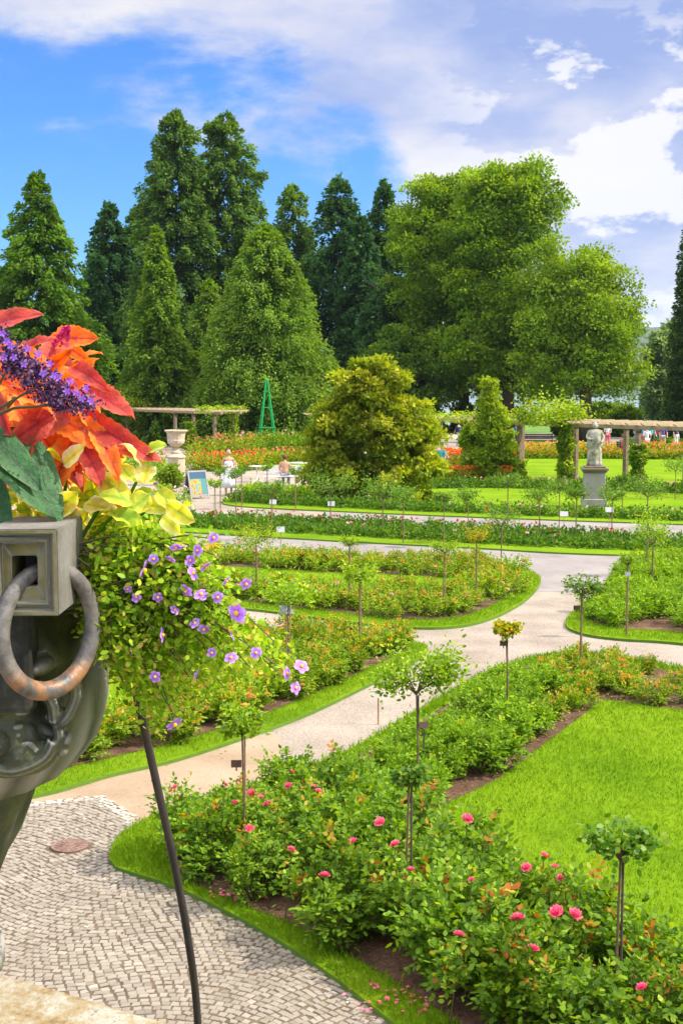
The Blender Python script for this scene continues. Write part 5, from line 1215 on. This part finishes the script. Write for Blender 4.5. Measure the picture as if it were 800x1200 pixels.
    for path, ra in (([(64, 868), (55, 885), (35, 897), (10, 902), (-15, 892), (-30, 875)], .012), ([(66, 845), (70, 862), (62, 880), (50, 892)], .009), ([(44, 880), (34, 872), (24, 878), (26, 890), (38, 892)], .008), ([(20, 800), (45, 805), (62, 822), (66, 845)], .012), ([(88, 795), (90, 815), (80, 838), (66, 850)], .010)):
        bm_tube(bm, catmull([at(x, y, 2.37) - o for x, y in path], 4, False), ra * 1.2, 8)
    bmesh.ops.recalc_face_normals(bm, faces=bm.faces[:]); mk = obj('carved_mask', bm, mb, t, smooth=True)
    rm = mk.modifiers.new('fuse', 'REMESH'); rm.mode = 'VOXEL'; rm.voxel_size = .0028; rm.use_smooth_shade = True
    sm = mk.modifiers.new('smooth', 'SMOOTH'); sm.iterations = 1; sm.factor = .6
    # soil
    bm = bmesh.new(); bm_lathe(bm, [(.39, zy(705) - ZC), (.39, zy(690) - ZC), (.12, zy(670) - ZC), (.01, zy(665) - ZC)], n=24); obj('soil', bm, m_soil, t, smooth=True)
planter()

# ---- leaves in close-up : gridded, veined, scalloped
def leaf_obj(parent, base, tip, w, rg, curl, scal, nrm, nu, nv, t0, mat, blunt=.6, vein=.12, ruf=.03):
    """a curved close-up leaf as one smooth grid; point attribute tint rises from the midrib to the rim"""
    base, tip = np.array(base), np.array(tip); ax = tip - base; L = np.linalg.norm(ax); ax /= L
    n_ = np.array(nrm, float); n_ -= ax * n_.dot(ax); n_ /= np.linalg.norm(n_) + 1e-9; sd_ = np.cross(ax, n_); ph = rg.uniform(0, 6); side_curl = rg.normal() * .18
    V = []; T = []; F = []
    for i in range(nu + 1):
        for j in range(-nv, nv + 1):
            t = i / nu; u = j / nv; prof = max(math.sin(math.pi * t ** blunt), 0) ** .52 if 0 < t < 1 else .01
            sc = (1 + scal * math.cos(i * math.pi) * max(0, abs(u) - .6) * 2.5); ww = w * .5 * prof * sc
            ry = abs(math.sin((t * 1.1 - abs(u) * .35) * math.pi * 5.5)) ; T.append(min(1, max(0, t0 + .32 * abs(u) ** 3 - (.30 * max(0, 1 - abs(u) * 6)) - vein * (1 - min(1, ry * 3)) + rg.normal() * .02)))
            h = -curl * L * t * t * .6 + .16 * w * abs(u) * prof + side_curl * w * u * t + ruf * w * math.sin(t * 17 + ph + u * 2) * abs(u) + .018 * w * ry
            V.append(base + ax * L * t + sd_ * ww * u + n_ * h)
    W_ = 2 * nv + 1
    for i in range(nu):
        for j in range(2 * nv): a = i * W_ + j; F.append((a, a + 1, a + W_ + 1, a + W_))
    me = bpy.data.meshes.new('leaf'); me.from_pydata([tuple(v) for v in V], [], F); me.materials.append(mat)
    at_ = me.attributes.new('tint', 'FLOAT', 'POINT'); at_.data.foreach_set('value', np.array(T, dtype=np.float32)); me.polygons.foreach_set('use_smooth', [True] * len(F))
    return link_mesh('leaf', me, parent)
m_coleus = leafmat('coleus_leaves', [(0, (.42, .02, .04)), (.22, (.66, .07, .03)), (.45, (.86, .17, .015)), (.75, (.90, .30, .03)), (1, (.62, .42, .10))], rough=.5, trans=.3, var=0, nscale=45, bump=.8, spec=.3)
m_coleus_r = leafmat('russet_coleus_leaves', [(0, (.30, .015, .04)), (.3, (.46, .05, .04)), (.6, (.62, .13, .07)), (.85, (.66, .24, .10)), (1, (.55, .40, .14))], rough=.5, trans=.3, var=0, nscale=45, bump=.8, spec=.3)
m_yell = leafmat('yellow_leaves', [(0, (.22, .38, .03)), (.35, (.46, .57, .06)), (.62, (.78, .70, .07)), (.85, (.82, .80, .28)), (1, (.86, .86, .55))], rough=.5, trans=.4, var=.3, nscale=40, bump=.4, spec=.3)
m_helio = leafmat('heliotrope_leaves', [(0, (.012, .05, .02)), (.3, (.025, .095, .03)), (.6, (.045, .14, .04)), (1, (.22, .32, .18))], rough=.45, trans=.15, var=0, nscale=40, bump=1.0, spec=.35)
m_trail = leafmat('trailing_leaves', [(0, (.09, .23, .012)), (.4, (.26, .45, .022)), (.8, (.50, .62, .07)), (1, (.62, .44, .12))], rough=.4, trans=.4, var=0)
m_violet = leafmat('violet_petals', [(0, (.30, .12, .72)), (.5, (.46, .20, .82)), (1, (.70, .45, .90))], rough=.5, trans=.3, var=0)
m_gold = plain('golden_eye', (.85, .48, .02), .6); m_bud = leafmat('purple_buds', [(0, (.035, .02, .06)), (.5, (.11, .05, .16)), (1, (.26, .16, .26))], rough=.6, trans=.1, var=0)
m_magenta = leafmat('magenta_spike', [(0, (.40, .02, .12)), (1, (.68, .08, .26))], rough=.6, trans=.2, var=0)
def coleus():
    t = thing('coleus_plant', 'orange and russet coleus at top of the planter urn', 'coleus plant', (AX, AY, zy(690)))
    o = np.array(t.location); rg = np.random.default_rng(61)
    spec = [((-30, 395), (24, 352), 40, 0), ((-25, 420), (40, 405), 46, 1), ((15, 420), (56, 388), 34, 0), ((55, 470), (48, 408), 40, 1), ((78, 462), (104, 424), 38, 1), ((62, 440), (130, 497), 44, 1), ((98, 455), (146, 474), 40, 0),
            ((80, 470), (20, 515), 50, 0), ((20, 480), (75, 528), 52, 1), ((62, 488), (126, 512), 44, 1), ((95, 485), (162, 534), 38, 0), ((88, 510), (60, 570), 42, 1), ((95, 520), (120, 560), 34, 0), ((40, 500), (10, 560), 45, 0),
            ((85, 430), (112, 440), 26, 0), ((-10, 440), (45, 460), 44, 1), ((0, 455), (-10, 500), 50, 0), ((70, 500), (85, 560), 30, 0), ((110, 500), (140, 545), 30, 1), ((30, 540), (70, 590), 36, 1), ((100, 540), (135, 575), 26, 1)]
    for k in range(64): 
        x, y = rg.uniform(-40, 100), rg.uniform(395, 590); a = rg.uniform(-2.4, 1.2); l = rg.uniform(24, 50); 
        spec.append(((x, y), (x + math.cos(a) * l, y - math.sin(a) * l * .8), rg.uniform(18, 32), int(rg.integers(0, 2))))
    bm = bmesh.new()
    for idx, (b, tp_, w, c) in enumerate(spec):
        dep = (2.38 + .05 * rg.random()) if idx < 21 else rg.uniform(2.5, 2.9)
        B = np.array(at(*b, dep + .04)) - o; Tp = np.array(at(*tp_, dep - .05)) - o; V = []; T = []
        leaf_obj(t, B, Tp, w * (.86 if idx < 21 else .95) * dep / 1500, rg, .5 + rg.normal() * .15, .06, (rg.normal() * .5, -1, .7 + rg.normal() * .4), 20, 6, .48 if c else .36, m_coleus if c else m_coleus_r, .68, .22, .05)
        if idx % 3 == 0: bm_tube(bm, [(0, 0, 0), tuple(B * .5 + [0, 0, .05]), tuple(B)], [.006, .005, .003], 5)
    obj('stem', bm, m_stem, t)
    # magenta flower spike
    rg = np.random.default_rng(9); n = 160; tt = rg.random(n); a = rg.uniform(0, 6.28, n); b0, b1 = np.array(at(70, 408, 2.45)) - o, np.array(at(79, 384, 2.45)) - o
    P = b0 + (b1 - b0) * tt[:, None] + np.c_[np.cos(a), np.sin(a), np.zeros(n)] * (.010 * (1.1 - tt))[:, None]
    link_mesh('flower_spike', quads_mesh('flower_spike', leaf_verts(P, np.c_[np.cos(a), np.sin(a), np.full(n, .6)], .009, .007, rg), 4, rg.random(n), [m_magenta]), t)
coleus()
def heliotrope():
    t = thing('heliotrope_plant', 'purple heliotrope with dark veined leaves in front of the coleus', 'heliotrope', (AX, AY, zy(690))); o = np.array(t.location); rg = np.random.default_rng(71)
    for k, (b, tp_, w) in enumerate((((-14, 512), (62, 562), 80), ((-44, 540), (4, 598), 56), ((-60, 492), (34, 514), 50))):
        V = []; T = []; B = np.array(at(*b, 2.40)) - o; Tp = np.array(at(*tp_, 2.28)) - o
        leaf_obj(t, B, Tp, w * 2.35 / 1500, rg, .8, .0, (.1, -.6, 1), 26, 8, .42, m_helio, .85, .25, .02)
    cen = [(0, 395), (12, 410), (28, 422), (45, 435), (60, 448), (75, 460), (90, 472), (100, 475), (40, 450), (55, 465), (20, 435), (70, 475), (10, 425)]
    P = []; 
    for c in cen:
        q = np.array(at(*c, 2.27)) - o; m = 210; P.append(q + rg.normal(size=(m, 3)) * [.011, .012, .0095])
    P = np.concatenate(P); n = len(P); link_mesh('flower_cluster', quads_mesh('flower_cluster', leaf_verts(P, rg.normal(size=(n, 3)) + [0, -.4, .7], .008, .0055, rg), 4, rg.random(n), [m_bud]), t)
    for k, (x, y) in enumerate(((2, 390), (8, 398), (16, 416), (36, 408), (46, 414), (55, 424), (62, 436), (70, 440), (82, 446), (90, 460), (96, 468), (104, 456), (106, 470), (5, 416), (30, 426), (12, 404), (52, 440), (76, 456))):
        q = np.array(at(x + rg.normal() * 2, y + rg.normal() * 2, 2.24)) - o; V = []; T = []
        for j in range(5):
            a = j * 1.257 + k; V += [q, q + [.005 * math.cos(a - .5), -.001, .005 * math.sin(a - .5)], q + [.008 * math.cos(a), -.002, .008 * math.sin(a)], q + [.005 * math.cos(a + .5), -.001, .005 * math.sin(a + .5)]]; T.append(.2 + .1 * j)
        link_mesh('floret', quads_mesh('floret', V, 4, T, [m_violet]), t)
    bm = bmesh.new()
    for c in ((40, 455), (10, 430), (75, 474)): bm_tube(bm, [Vector(at(-40, 500, 2.34)) - t.location, Vector(at((c[0] - 40) / 2, 478, 2.32)) - t.location, Vector(at(*c, 2.28)) - t.location], [.004, .003, .002], 5)
    obj('stem', bm, m_stem, t)
heliotrope()
def yellow_plant():
    t = thing('yellow_foliage_plant', 'yellow green round leaved plant spilling over the urn block', 'foliage plant', (AX, AY, zy(690))); o = np.array(t.location); rg = np.random.default_rng(81)
    spec = [((168, 545), (150, 518), 22), ((172, 530), (190, 518), 20), ((175, 545), (168, 568), 28), ((160, 560), (180, 560), 20), ((145, 530), (128, 548), 18), ((140, 545), (158, 565), 22), ((150, 575), (118, 555), 26), ((155, 590), (125, 572), 28),
            ((165, 590), (205, 600), 24), ((195, 590), (230, 612), 24), ((205, 598), (228, 598), 20), ((190, 605), (212, 625), 20), ((160, 600), (138, 618), 34), ((130, 600), (162, 615), 30), ((185, 575), (205, 595), 22), ((75, 545), (98, 522), 22), ((78, 548), (66, 520), 20),
            ((120, 560), (150, 590), 30), ((100, 590), (135, 600), 30), ((175, 580), (150, 600), 26), ((60, 600), (95, 575), 28)]
    for k in range(60):
        x, y = rg.uniform(20, 165), rg.uniform(566, 618); a = rg.uniform(-.6, 3.6); l = rg.uniform(16, 27); spec.insert(21, ((x, y), (x + math.cos(a) * l, y - math.sin(a) * l), rg.uniform(15, 22)))
    for k in range(190):
        x = rg.uniform(-30, 150); y = rg.uniform(572, 640) if x < 110 else rg.uniform(590, 640); a = rg.uniform(-.8, 3.9); l = rg.uniform(11, 24); spec.append(((x, y), (x + math.cos(a) * l, y - math.sin(a) * l), rg.uniform(11, 20)))
    bm = bmesh.new()
    for k, (b, tp_, w) in enumerate(spec):
        dep = 2.36 + .05 * rg.random() if k < 21 else (rg.uniform(2.43, 2.50) if k < 81 else rg.uniform(2.45, 2.62)); B = np.array(at(*b, dep + .01)) - o; Tp = np.array(at(*tp_, dep - .015)) - o; V = []; T = []
        leaf_obj(t, B, Tp, w * dep / 1500, rg, .35 * rg.normal(), .0, (rg.normal() * .6, -.8, .7), 10, 4, float(np.clip(rg.normal(.52, .26), .1, .9)), m_yell, .82, .10, .05)
    for pth in (((70, 640), (78, 560), (90, 540)), ((100, 640), (150, 585), (170, 545)), ((110, 640), (170, 600), (215, 604)), ((90, 640), (120, 590), (140, 560))):
        bm_tube(bm, [Vector(at(x, y, 2.42)) - t.location for x, y in pth], [.004, .0035, .0025], 6)
    obj('stem', bm, m_crown_lime, t)
yellow_plant()
def trailing():
    t = thing('trailing_plant', 'green trailing plant with violet flowers hanging right of the urn', 'trailing plant', (AX, AY, zy(690))); o = np.array(t.location); rg = np.random.default_rng(91)
    poly = [(92, 630), (130, 610), (200, 612), (225, 640), (262, 665), (285, 700), (292, 735), (330, 762), (352, 785), (300, 800), (262, 806), (235, 822), (205, 856), (185, 856), (162, 838), (145, 800), (118, 770), (112, 720), (102, 680)]
    # stems : arcs from the pot to random points of the silhouette, leaves along them
    q = rg.uniform([90, 605], [350, 860], size=(2600, 2)); q = q[inside(q, poly)][:520]; bm = bmesh.new(); P = []; D = []; Tn = []
    fl = [(168, 668, 13), (206, 641, 8), (223, 657, 7), (241, 664, 8), (250, 630, 7), (253, 650, 6), (236, 697, 9), (218, 692, 9), (265, 681, 7), (288, 684, 8), (278, 718, 13), (190, 744, 9), (239, 737, 7), (271, 771, 8), (154, 762, 5), (300, 765, 7), (200, 655, 7), (214, 640, 6), (232, 645, 7), (185, 700, 6), (228, 730, 7), (255, 700, 7), (272, 745, 6), (160, 700, 6), (248, 765, 6), (205, 715, 6), (180, 655, 6), (150, 690, 5), (230, 790, 5), (336, 789, 8), (353, 781, 9), (346, 806, 8), (204, 848, 11), (182, 793, 7), (226, 672, 9)]
    q = np.concatenate([q, np.array([(x, y) for x, y, _ in fl])])
    for i, (x, y) in enumerate(q):
        d_ = rg.uniform(2.36, 2.72) if i < len(q) - len(fl) else 2.38; E_ = np.array(at(x, y, d_)) - o; S_ = np.array(at(95 + rg.uniform(-20, 40), 660 + rg.uniform(-20, 60), d_)) - o
        if i >= len(q) - len(fl): E_ = E_ + [0, .012, -.004]
        Mm = (S_ + E_) / 2 + [0, 0, .06 * abs(x - 95) / 150]; pth = [tuple((1 - s) ** 2 * S_ + 2 * s * (1 - s) * Mm + s * s * E_) for s in (0, .25, .5, .75, 1)]
        if i % 3 == 0 or i >= len(q) - len(fl): bm_tube(bm, pth, [.0022, .002, .0018, .0015, .001], 4, False)
        m = 48; s = rg.uniform(.35, 1.0, m)[:, None]; c = (1 - s) ** 2 * S_ + 2 * s * (1 - s) * Mm + s * s * E_; P.append(c + rg.normal(size=(m, 3)) * .012); D.append(rg.normal(size=(m, 3)) + [.3, -.3, 0])
    P = np.concatenate(P); D = np.concatenate(D); n = len(P); obj('stem', bm, m_cane, t)
    link_mesh('foliage', quads_mesh('foliage', leaf_verts(P, D, .0145 * rg.uniform(.6, 1.35, n), .0100, rg, up=.5, six=True), 6, np.clip(rg.normal(.54, .26, n), 0, 1), [m_trail]), t)
    for k, (x, y, r_) in enumerate(fl):
        V = []; T = []; rr = r_ * 2.36 / 1500 * 1.08; a0 = rg.uniform(0, 6)
        for j in range(5):
            a = a0 + j * 1.2566 + rg.normal() * .12; dr = np.array([math.cos(a), -.25, math.sin(a)]); sd_ = np.array([-math.sin(a), 0, math.cos(a)])
            for i in range(3):
                w = [.10, .30, .44, .18]; p = lambda i_, u: dr * rr * (i_ / 3) + sd_ * rr * w[i_] * u + np.array([0, .12 * rr * (i_ / 3) ** 2 * 2, 0])
                V += [p(i, -1), p(i, 0), p(i + 1, 0), p(i + 1, -1), p(i, 0), p(i, 1), p(i + 1, 1), p(i + 1, 0)]; T += [.2 + .25 * i, .3 + .25 * i]
        f = link_mesh('flower', quads_mesh('flower', V, 4, T, [m_violet]), t); f.location = at(x, y, 2.35) - Vector(o); f.rotation_euler = (rg.normal() * .6, 0, rg.normal() * .9)
        bm = bmesh.new(); bmesh.ops.create_icosphere(bm, subdivisions=2, radius=rr * .24); e = obj('flower_eye', bm, m_gold, f, smooth=True); e.location = (0, -.12 * rr, 0)
trailing()

# ------------------------------------------------------------------ the air over the lake
bm = bmesh.new(); bmesh.ops.create_cube(bm, size=1, matrix=Matrix.Translation((0, 3000, 180)) @ Matrix.Diagonal((9000, 8000, 420, 1)))
hm = bpy.data.materials.new('haze'); hm.use_nodes = True; hn = NT(hm.node_tree); hn.n.remove(hn.n['Principled BSDF']); pv = hn.new('ShaderNodeVolumePrincipled')
pv.inputs['Color'].default_value = (.72, .84, 1, 1); pv.inputs['Density'].default_value = .00008; pv.inputs['Anisotropy'].default_value = .2
hn.link(pv.outputs[0], hn.n['Material Output'].inputs['Volume'])
tag(obj('haze', bm, hm), kind='stuff')
